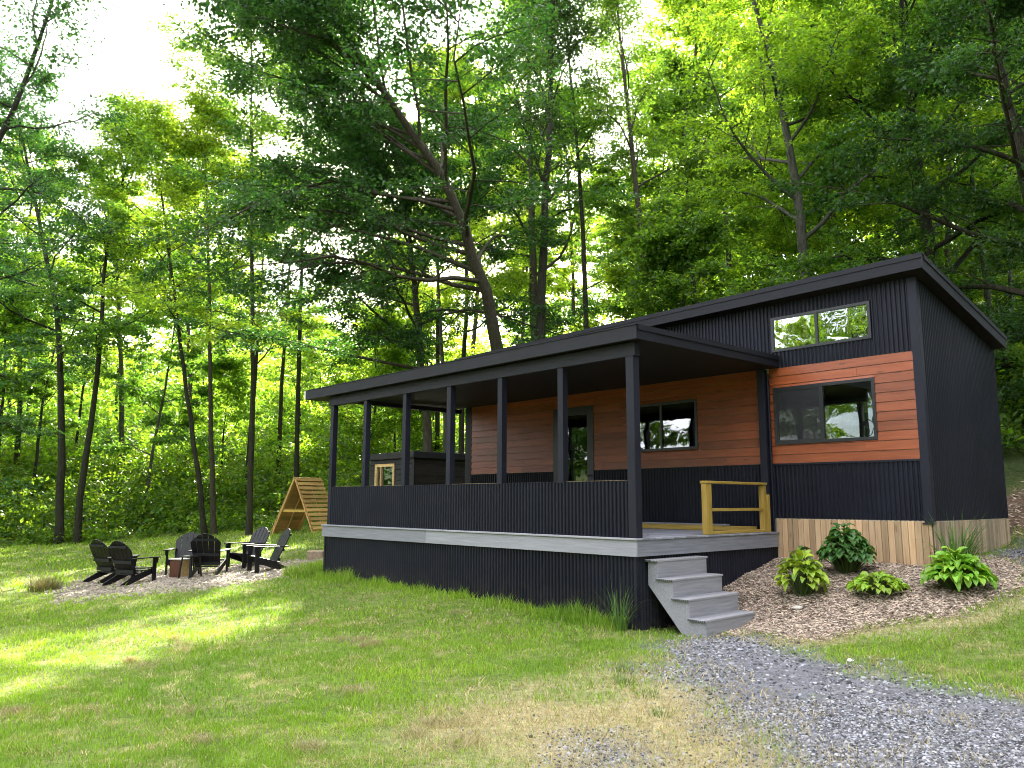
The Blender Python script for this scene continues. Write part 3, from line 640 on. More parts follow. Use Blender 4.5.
# steps of grey composite boards
steps=thing('porch_steps','grey four-tread wooden steps leading up to the porch deck','steps',(.45,.8,-1.17))
def spart(mb,name,mat,parent=None,**k):
    o=mb.build(name,mat,parent or steps,**k)
    if parent is None: o.matrix_parent_inverse=Matrix.Translation(-steps.location)
    return o
TZ=(-.28,-.51,-.74,-.97); TX=(.17,.41,.65,.89)
st=[(.004,TZ[0]-.028)]
for k in range(4):
    st.append((TX[k]-.03,TZ[k]-.028)); st.append((TX[k]-.03,(TZ[k+1]-.028) if k<3 else -1.26))
st+= [(TX[3]-.30,-1.26),(.004,TZ[0]-.33)]
for yy in (.23,1.33): 
    m=MB(); m.prism(st,yy,yy+.035); spart(m,'stringer',M['step'])
for k in range(4):
    x0=(TX[k-1]-.03 if k else -.025)
    m=MB()
    nb=2; w=(TX[k]-x0)/nb
    for b in range(nb):
        a=x0+b*w; m.box(a,a+w-.004,.195,1.39,TZ[k]-.0275,TZ[k],.004)
    td=spart(m,'tread',M['step']); m=MB()
    for q in range(9): m.box(x0+.012+q*(TX[k]-x0)/9,x0+.012+(q+.5)*(TX[k]-x0)/9,.192,.2,TZ[k]-.024,TZ[k]-.007)
    spart(m,'painted_groove_shade',M['frame'],td)  # raised black bars stand in for the shade inside the board-end grooves
    zb=(TZ[k+1] if k<3 else -1.26)
    m=MB(); m.box(TX[k]-.0298,TX[k]-.012,.231,1.364,zb+.001,TZ[k]-.0285); spart(m,'riser',M['step'])
# yellow guard rail
rail=thing('guard_rail','yellow treated timber guard rail beside the porch steps','guard rail',(-.09,2.7,0))
def rpart(mb,name,mat,**k):
    o=mb.build(name,mat,rail,**k); o.matrix_parent_inverse=Matrix.Translation(-rail.location); return o
m=MB(); m.box(-.135,-.045,1.73,1.87,.002,.75,.004); rpart(m,'post',M['timberz'])
m=MB(); m.box(-.135,-.045,3.36,3.45,.002,.745,.004); rpart(m,'post',M['timberz'])
m=MB(); m.box(-.075,-.03,3.455,3.53,.002,.60,.004); rpart(m,'post',M['timberz'])
m=MB(); m.box(-.15,-.03,1.72,3.46,.751,.79,.005); rpart(m,'top_rail',M['timber'])
m=MB(); m.box(-.11,-.07,1.872,3.358,.34,.385,.004); rpart(m,'middle_rail',M['timber'])
m=MB(); m.box(-.13,-.05,1.872,3.358,.004,.045,.004); rpart(m,'bottom_rail',M['timber'])
m=MB(); m.box(-3.3,-.22,3.28,3.42,.002,.085,.006); o=m.build('timber_beam',M['timberx']); tag(o,'yellow timber beam lying on the porch deck along the cabin wall','timber')
m=MB(); m.box(-2.6,-.75,3.33,3.47,.087,.112,.003); o=m.build('decking_board',M['deck']); tag(o,'loose grey decking board lying on the yellow timber beam','board')
m=MB()
m.box(-.62,-.30,.52,.66,.002,.016)
for q in range(4): m.box(-.62,-.30,.522+q*.036,.522+q*.036+.02,.0162,.028)
o=m.build('board_offcut',M['step']); tag(o,'short grooved grey board offcut lying behind the porch corner post','offcut')

# ------------------------------------------------------------------ small black sauna hut behind the porch
def gz(x,y): return float(ground(x,y))
hut=thing('sauna_hut','small black flat-roofed hut with pale framed window behind the porch','hut',(-11.65,5.2,-.6))
def hpart(mb,name,mat,parent=None,**k):
    o=mb.build(name,mat,parent or hut,**k)
    if parent is None: o.matrix_parent_inverse=Matrix.Translation(-hut.location)
    return o
hx0,hx1,hy0,hy1=-12.72,-10.6,4.05,6.45; wo=(-12.45,-11.5,-.35,1.50)
m=MB(); z=-.85
while z<1.62:
    for (p,q,r,s) in cut(hx0,hx1,z,z+.145,[wo]): m.box(p,q,hy0,hy0+.05,r+.008,s-.001,.003)
    z+=.145
m.box(hx0,hx0+.05,hy0+.051,hy1,-.9,1.62); m.box(hx0,hx1,hy1-.05,hy1,-.9,1.62); hpart(m,'front_boards',M['sauna'])
m=MB(); z=-.85
while z<1.62: m.box(hx1-.05,hx1,hy0+.052,hy1-.052,z,z+.052,.004); z+=.058
hpart(m,'side_slats',M['saunawall'])
m=MB(); m.box(hx0-.06,hx1+.06,hy0-.06,hy1+.06,1.62,1.80,.01); hpart(m,'roof',M['sauna'])
m=MB(); m.box(hx1-.06,hx1+.012,hy0-.012,hy0+.03,-.9,1.618); hpart(m,'corner_post',M['sauna'])
m=MB(); a,b,c,d=wo
for r in ((a,a+.1,c,d),(b-.08,b,c,d),(a+.1,b-.08,d-.08,d),(a+.1,b-.08,c,c+.08),(a+.28,a+.33,c+.08,d-.08)): m.box(r[0],r[1],hy0-.02,hy0+.07,r[2],r[3])
wf=hpart(m,'door',M['rawwood']); wf['label']='glazed door with a pale timber frame'
m=MB(); m.box(a+.1,b-.08,hy0+.03,hy0+.036,c+.08,d-.08); hpart(m,'pane',mat_glass('hut_glass',(.8,.75,.6),.25),wf)

# ------------------------------------------------------------------ timber A-frame
def local(mb,name,mat,parent,**k): return mb.build(name,mat,parent,**k)
af=thing('a_frame_shelter','open timber A-frame shelter with slatted sides standing beyond the fire pit','shelter',(-19.9,5.5,-.90),R(16.7))
H=2.2; HW=1.16; LN=1.25
def slope(sg): return Vector((sg*HW,0,0)),Vector((0,0,H))
for sg,nm in ((-1,'left'),(1,'right')):
    p0,p1=slope(sg)
    m=MB()
    for yy in (0,LN*.5,LN): m.beam(p0+Vector((0,yy,0))-Vector((0,0,.15)),p1+Vector((0,yy,0)),.045,.1,up=(0,1,0)) if False else m.beam(p0+Vector((0,yy,-.1)),p1+Vector((0,yy,.0)),.1 if yy in(0,LN) else .05,.05)
    local(m,'rafter',M['honey'],af)
    m=MB(); n=14; dv=(p1-p0); nrm=Vector((sg*H,0,HW)).normalized()
    for i in range(n):
        c=p0+dv*((i+.55)/n)+nrm*.05
        m.beam(c+Vector((0,-.03,0)),c+Vector((0,LN+.03,0)),.118 if sg>0 else .1765,.026,up=nrm) 
    local(m,'slats',M['honey'],af)
for yy in (.03,LN-.03):
    m=MB(); m.beam((-.6,yy,1.02),(.6,yy,1.02),.05,.09); local(m,'cross_tie',M['timberx'],af)
m=MB(); m.beam((0,-.02,H-.03),(0,LN+.02,H-.03),.05,.12); local(m,'ridge_board',M['timber'],af)

# ------------------------------------------------------------------ adirondack chairs
def chair_proto(name,label,loc,rz):
    t=thing(name,label,'chair',loc,rz,'black chairs round the fire pit')
    m=MB()
    for i in range(6):
        y0=.30-i*.098; z=.365-i*.026; m.box(-.255,.255,y0-.088,y0,z-.022,z,.004)
    local(m,'seat',M['chair'],t)
    m=MB(); tops=[.66,.755,.80,.755,.66]
    for i,tp in enumerate(tops):
        x=-.25+i*.125; fan=(i-2)*.014; arch=lambda q:.80-1.9*q*q
        pt=lambda u,xx:(xx,-.20-u*.42,.24+u*.92)
        lo,hi=x*.90-.056,x*.90+.056; h0,h1=x+fan-.061,x+fan+.061; t0,t1=arch(h0),arch(h1); tp=arch((h0+h1)/2)+.003
        P=[pt(0,lo),pt(0,hi),pt(t1,h1),pt(tp,(h0+h1)/2),pt(t0,h0)]; off=Vector((0,.022,.010)); n=5
        m.add([Vector(p) for p in P]+[Vector(p)+off for p in P],[(4,3,2,1,0),(5,6,7,8,9)]+[(k,(k+1)%n,n+(k+1)%n,n+k) for k in range(n)])
    m.beam((-.29,-.345,.50),(.29,-.345,.50),.03,.07); m.beam((-.27,-.255,.29),(.27,-.255,.29),.04,.08); m.beam((-.27,-.50,.84),(.27,-.50,.84),.025,.05)
    local(m,'backrest',M['chair'],t)
    for s in (-1,1):
        m=MB(); m.box(min(s*.27,s*.40),max(s*.27,s*.40),-.42,.36,.575,.597,.006); m.beam((s*.335,.27,.46),(s*.335,.27,.574),.03,.13); local(m,'armrest',M['chair'],t)
        m=MB(); m.box(min(s*.305,s*.335),max(s*.305,s*.335),.215,.315,0,.574,.004); local(m,'leg',M['chair'],t)
        m=MB(); m.prism([(.33,.37),(.33,.25),(-.42,-.0),(-.60,-.0),(-.56,.05),(-.2,.22)],min(s*.26,s*.285),max(s*.26,s*.285),'x'); local(m,'leg',M['chair'],t)
    return t
PIT=Vector((-12.05,-.75,0))
def face(x,y,tx,ty): return math.atan2(ty-y,tx-x)-math.pi/2
CH=[((-12.6,-2.2),(-.40,.91),'black slatted chair on the left of the fire pit, nearer to the camera'),
    ((-13.85,-2.25),(-.32,.95),'black slatted chair on the left of the fire pit, half hidden behind the nearer one'),
    ((-13.35,-.82),(.80,-.60),'black slatted chair facing the camera behind the small brown box'),
    ((-12.0,-.72),(-.78,.62),'black slatted chair with its back to the camera beside the small black table'),
    ((-12.72,.46),(.21,-.98),'black slatted chair on the right of the fire pit, farther from the porch'),
    ((-11.0,.16),(-.18,-.99),'black slatted chair on the right of the fire pit, nearest to the porch')]
ch0=chair_proto('garden_chair',CH[0][2],(0,0,0),0)
for i,((x,y),(tx,ty),lab) in enumerate(CH):
    if i==0: r=ch0
    else:
        r=ch0.copy(); C.objects.link(r)
        for c in list(ch0.children): k=c.copy(); C.objects.link(k); k.parent=r
    r.location=(x,y,gz(x,y)-.005); r.rotation_euler=(0,0,math.atan2(ty,tx)-math.pi/2); r['label']=lab
m=MB(); m.box(-.17,.17,-.16,.16,.0,.40,.008); bx=thing('box_table','small brown wooden box table with a pale top between the garden chairs','box table',(-12.42,-1.24,gz(-12.42,-1.24)),R(25)); local(m,'box',M['brown'],bx)
m=MB(); m.box(-.19,.19,-.18,.18,.402,.432,.006); local(m,'top',M['pale'],bx); m=MB(); m.box(.171,.182,-.15,.15,.02,.395); local(m,'side_panel',M['rawwood'],bx)
tb=thing('side_table','small black side table on thin legs beside the box table','side table',(-11.86,-1.22,gz(-11.86,-1.22)),R(20))
m=MB(); m.box(-.2,.2,-.2,.2,.47,.495,.006); local(m,'table_top',M['chair'],tb)
for a,b in ((-1,-1),(1,-1),(1,1),(-1,1)):
    m=MB(); m.beam((a*.13,b*.13,.47),(a*.17,b*.17,0),.035,.035); local(m,'leg',M['chair'],tb)
m=MB(); m.box(-.22,.22,-.14,.14,-.05,.22,.03); o=m.build('stone_block',mat_plain('tan_stone',(.33,.25,.17),.85,.2,.25,14,.006)); o.location=(-11.55,1.8,gz(-11.55,1.8)); o.rotation_euler=(0,0,R(35)); tag(o,'pale rectangular stone block at the edge of the pebble circle by the porch','stone block')
def rock(name,x,y,s,label,mat):
    m=MB(); rr=random.Random(int(x*100)); V=[]
    import bmesh
    bm=bmesh.new(); bmesh.ops.create_icosphere(bm,subdivisions=2,radius=1)
    for v in bm.verts: v.co=Vector((v.co.x*s[0],v.co.y*s[1],v.co.z*s[2]))*(1+rr.uniform(-.14,.14))
    me=bpy.data.meshes.new(name); bm.to_mesh(me); bm.free(); o=link(name,me,mat); o.location=(x,y,gz(x,y)+s[2]*.45); o.rotation_euler=(0,0,R(50)); return tag(o,label,'stone')
rock('stone',1.35,1.63,(.085,.045,.028),'flat pale stone lying on the mulch below the left hosta',M['pale'])
rock('stone',2.83,-.14,(.032,.03,.022),'small white pebble at the edge of the gravel drive',M['white'])

# ------------------------------------------------------------------ planting
def rosette(name,label,x,y,r,h,n,L,Wd,mat,seed,cat='plant',stand=.5,dense=1.0):
    """leafy plant of broad curved leaves on stalks"""
    rng=np.random.default_rng(seed); t=thing(name,label,cat,(x,y,gz(x,y)))
    V=[];F=[];o=0; ms=MB(); K=5
    for i in range(n):
        a=rng.random()*2*np.pi; q=np.sqrt(rng.random()); rr=q*r*.72; hh=h*(1-.62*q**1.7)*(.7+.35*rng.random())
        base=np.array([math.cos(a)*rr,math.sin(a)*rr,hh]); out=np.array([math.cos(a),math.sin(a),0.]); a2=a+rng.normal(0,.35); out=np.array([math.cos(a2),math.sin(a2),0.]); sd=np.array([-out[1],out[0],0])
        l=L*(.65+.5*rng.random()); w=Wd*(.7+.45*rng.random()); pitch=(1-q)*stand*1.3+rng.normal(.05,.25); rows=[]
        p=base.copy(); roll=rng.normal(0,.35)
        for k in range(K):
            u=k/(K-1); wd=w*.5*math.sin(math.pi*min(1,(u*.86+.10))**.75)*(1 if k<K-1 else .12); d=out*math.cos(pitch)+np.array([0,0,math.sin(pitch)])
            nup=np.array([0,0,1.])*math.cos(pitch)-out*math.sin(pitch); s2=sd*math.cos(roll)+nup*math.sin(roll)
            rows.append([p-s2*wd+nup*wd*.35,p,p+s2*wd+nup*wd*.35]); p=p+d*l/(K-1); pitch-=.42*(.6+.8*rng.random())
        V+= [q_ for r_ in rows for q_ in r_]
        for k in range(K-1):
            b=o+k*3; F+=[(b,b+1,b+4,b+3),(b+1,b+2,b+5,b+4)]
        o+=K*3
        if rng.random()<.6: ms.tube([(0.25*base[0],.25*base[1],-.02),(base[0]*.7,base[1]*.7,hh*.6),tuple(base)],.006,4)
    link('leaves',mesh_np('leaves',np.array(V),np.array(F),None,True),mat,t); ms.build('stems',M['stem'],t); return t
rosette('hosta','tall lime green hosta nearest the porch steps in the mulch bed',1.22,2.02,.33,.55,120,.19,.10,M['hosta'],1,stand=.9)
rosette('small_shrub','small dark green plant tucked behind the hosta nearest the steps',.95,2.55,.2,.42,45,.14,.08,M['hydra'],2)
rosette('leafy_bush','rounded dark green bush against the pale board skirting',1.42,3.0,.42,.66,300,.14,.10,M['hydra'],3,'bush')
rosette('hosta','low wide lime green hosta in the middle of the mulch bed',2.12,2.34,.42,.24,170,.13,.075,M['hosta'],4,stand=.5)
rosette('hosta','large broad-leaved lime green hosta at the right end of the bed',2.98,2.68,.44,.44,240,.165,.10,M['hosta'],5,stand=.7)
def clump(name,label,x,y,r,h,n,w,mat,seed,lean=.6,cat='grass clump',group=None):
    rng=np.random.default_rng(seed); a=rng.random(n)*2*np.pi; q=np.sqrt(rng.random(n))*r; px=np.cos(a)*q; py=np.sin(a)*q; V=[];F=[];o=0
    for i in range(n):
        hh=h*(.45+.65*rng.random()); b=a[i]+rng.normal(0,.5); le=lean*rng.random(); K=6; ww=w*(.6+.6*rng.random()); p=np.array([px[i],py[i],-.03]); el=1.5-le*.35; sd=np.array([-math.sin(b),math.cos(b),0])
        for k in range(K):
            u=k/(K-1); wd=ww*.5*(1-u**2.2*.96); V+=[p-sd*wd,p+sd*wd]; p=p+np.array([math.cos(b)*math.cos(el),math.sin(b)*math.cos(el),math.sin(el)])*hh/(K-1); el-=le*.62*(.5+u)
        for k in range(K-1): c=o+2*k; F.append((c,c+1,c+3,c+2))
        o+=2*K
    ob=link(name,mesh_np(name,np.array(V),np.array(F)),mat); ob.location=(x,y,gz(x,y)); return tag(ob,label,cat,group)
clump('ornamental_grass','tall arching ornamental grass behind the large hosta by the cabin corner',2.72,3.52,.14,.95,120,.02,M['reed'],11,.9,'ornamental grass')
clump('grass_clump','tall pale green grass clump at the foot of the porch steps',-.17,-.18,.09,.72,60,.011,M['reed'],12,.8)
clump('grass_clump','grey dry grass mound on the lawn left of the fire pit chairs',-13.6,-3.75,.32,.42,420,.016,M['straw'],13,.9)
for i,(x,y,h) in enumerate(((1.75,-2.45,.2),(2.15,-2.6,.16),(2.62,-3.05,.14),(1.4,-2.0,.2),(3.2,-1.7,.08))):
    clump('weed_tuft','small green grass tuft growing in the gravel and dry straw',x,y,.10,h*.75,80,.007,M['reed'],20+i,.9,'grass tuft','grass tufts in the drive')

# ------------------------------------------------------------------ trees
def resample(path,n,rng,jit=.0):
    P=np.array(path,float); s=np.concatenate([[0],np.cumsum(np.linalg.norm(np.diff(P,axis=0),axis=1))]); t=np.linspace(0,s[-1],n)
    Q=np.stack([np.interp(t,s,P[:,i]) for i in range(3)],-1)
    for _ in range(2): Q[1:-1]=(Q[:-2]+2*Q[1:-1]+Q[2:])/4
    Q[1:-1]+=rng.normal(0,jit,(n-2,3))*np.array([1,1,.3]); return Q
def leaves_np(P,Dr,L,W,rng,flat=.55):
    """folded leaves: 4 vertices each, at P, pointing along Dr, mostly lying level"""
    n=len(P); d=Dr+rng.normal(0,.55,(n,3)); d[:,2]-=.15; d/=np.linalg.norm(d,axis=1,keepdims=True)
    up=np.array([0,0,1.])[None]+rng.normal(0,flat,(n,3)); s=np.cross(d,up); s/=np.linalg.norm(s,axis=1,keepdims=True)+1e-9
    l=(L*(.6+.7*rng.random(n)))[:,None]; w=(W*(.6+.7*rng.random(n)))[:,None]; nn=np.cross(s,d)
    V=np.stack([P,P+d*l*.45+s*w*.5+nn*w*.10,P+d*l-nn*l*.08,P+d*l*.42-s*w*.5+nn*w*.10],1).reshape(-1,3)
    F=np.arange(n)[:,None]*4+np.array([[0,1,2,3]]); return V,F
def grow(path,r0,seed,nl=14,f0=.35,ll=4.5,up=.35,sub=8,tw=8,lpt=21,leaf=.115,lw=.6,twl=.7,droop=.0,az=None,low=1.0,sides=8,spread=.13,thin=None):
    """trunk and limbs as tubes, leaves on the twigs at the ends of the branches"""
    rng=np.random.default_rng(seed); Q=resample(path,18,rng,r0*.12); n=len(Q); f=np.linspace(0,1,n); rad=r0*(1-f*.82); rad[0]*=1.25
    tubes=[tube_np(Q,rad,sides)]; TP=[];TD=[]
    def poly(p,d,L,k,bend,wob):
        pts=[p]; 
        for i in range(k):
            d=d+rng.normal(0,wob,3)+np.array([0,0,bend]); d=d/np.linalg.norm(d); pts.append(pts[-1]+d*L/k)
        return np.array(pts)
    for i in range(nl):
        g=(i+.5)/nl; ff=f0+(1-f0)*g**.95; a=(i*2.39996+rng.normal(0,.35)) if az is None else az[i%len(az)]+rng.normal(0,.3)
        p=np.array([np.interp(ff,f,Q[:,c]) for c in range(3)]); rr=np.interp(ff,f,rad)*.5
        L=ll*(low+(1-low)*min(1,g*3))*(1-.62*g**1.5)*(.75+.5*rng.random()); el=up+.75*g+rng.normal(0,.15)
        d=np.array([math.cos(a)*math.cos(el),math.sin(a)*math.cos(el),math.sin(el)])
        B=poly(p,d,L,7,-.02-droop+.03*g,.13); tubes.append(tube_np(B,np.linspace(rr,.012,8),5))
        for j in range(sub):
            t=.22+.78*(j+rng.random())/sub; q=np.array([np.interp(t*7,np.arange(8),B[:,c]) for c in range(3)]); dB=B[min(7,int(t*7)+1)]-B[int(t*7)-(1 if t>=1 else 0)]; dB/=np.linalg.norm(dB)+1e-9
            sd=np.cross(dB,[0,0,1.]); sd/=np.linalg.norm(sd)+1e-9; an=(.6+.5*rng.random())*(1 if j%2 else -1)
            d2=dB*math.cos(an)+sd*math.sin(an)+np.array([0,0,rng.normal(.06,.25)]); d2/=np.linalg.norm(d2)
            L2=L*.42*(1.15-.6*t)*(.7+.6*rng.random()); S=poly(q,d2,L2,4,-.05-droop,.15); tubes.append(tube_np(S,np.linspace(max(.012,rr*.3),.006,5),3))
            u=rng.random(tw)**.7*4; pp=np.stack([np.interp(u,np.arange(5),S[:,c]) for c in range(3)],-1); dd=d2[None]+rng.normal(0,.6,(tw,3)); dd[:,2]*=.3; TP.append(pp);TD.append(dd/np.linalg.norm(dd,axis=1,keepdims=True))
    TP=np.concatenate(TP);TD=np.concatenate(TD); k=lpt; u=rng.random((len(TP),k,1)); P=TP[:,None]+TD[:,None]*u*twl+rng.normal(0,spread,(len(TP),k,3))*np.array([1,1,.38]); Dd=np.repeat(TD[:,None],k,1)
    P=P.reshape(-1,3); Dd=Dd.reshape(-1,3)
    if thin is not None:                                                    # a thin spot in the crown that the low sun shines through
        a,b,w=thin; t=(P-a)@b; dist=np.linalg.norm(P-a-t[:,None]*b[None],axis=1); k=(dist>w*(.6+.8*rng.random(len(P)))); P=P[k]; Dd=Dd[k]
    LV,LF=leaves_np(P,Dd,leaf,leaf*lw,rng)
    o=0;V=[];F=[]
    for v,ff in tubes: V.append(v);F.append(ff+o);o+=len(v)
    return (np.concatenate(V),np.concatenate(F)),(LV,LF)
def make_tree(name,label,cat,base,path,bark,foliage,group=None,**k):
    """thing > trunk, crown; path in world coordinates, stored relative to the base"""
    P=np.array(path,float)-np.array(base)[None]; k['thin']=(np.array((-9.6,3.05,10.6))-np.array(base),np.array((-.72767,.51336,.45491)),.38); (tv,tf),(lv,lf)=grow(P,**k)
    t=thing(name,label,cat,base,0,group); link('trunk',mesh_np('trunk',tv,tf,None,True),bark,t); link('crown',mesh_np("crown",lv,lf),foliage,t); return t
def copy_thing(src,loc,rz,sc,label,group=None):
    r=src.copy(); C.objects.link(r); r.location=loc; r.rotation_euler=(0,0,rz); r.scale=(sc[0],sc[0],sc[1]) if isinstance(sc,tuple) else (sc,sc,sc); r['label']=label
    if group: r['group']=group
    for c in list(src.children): k=c.copy(); C.objects.link(k); k.parent=r
    return r
def base(x,y): return (x,y,gz(x,y)-.12)
W_L=math.atan2(-.733,-.68)          # compass headings on the site: towards the left of the picture, right, away, towards the viewer
W_R=math.atan2(.733,.68); W_A=math.atan2(.68,-.733); W_T=math.atan2(-.68,.733)
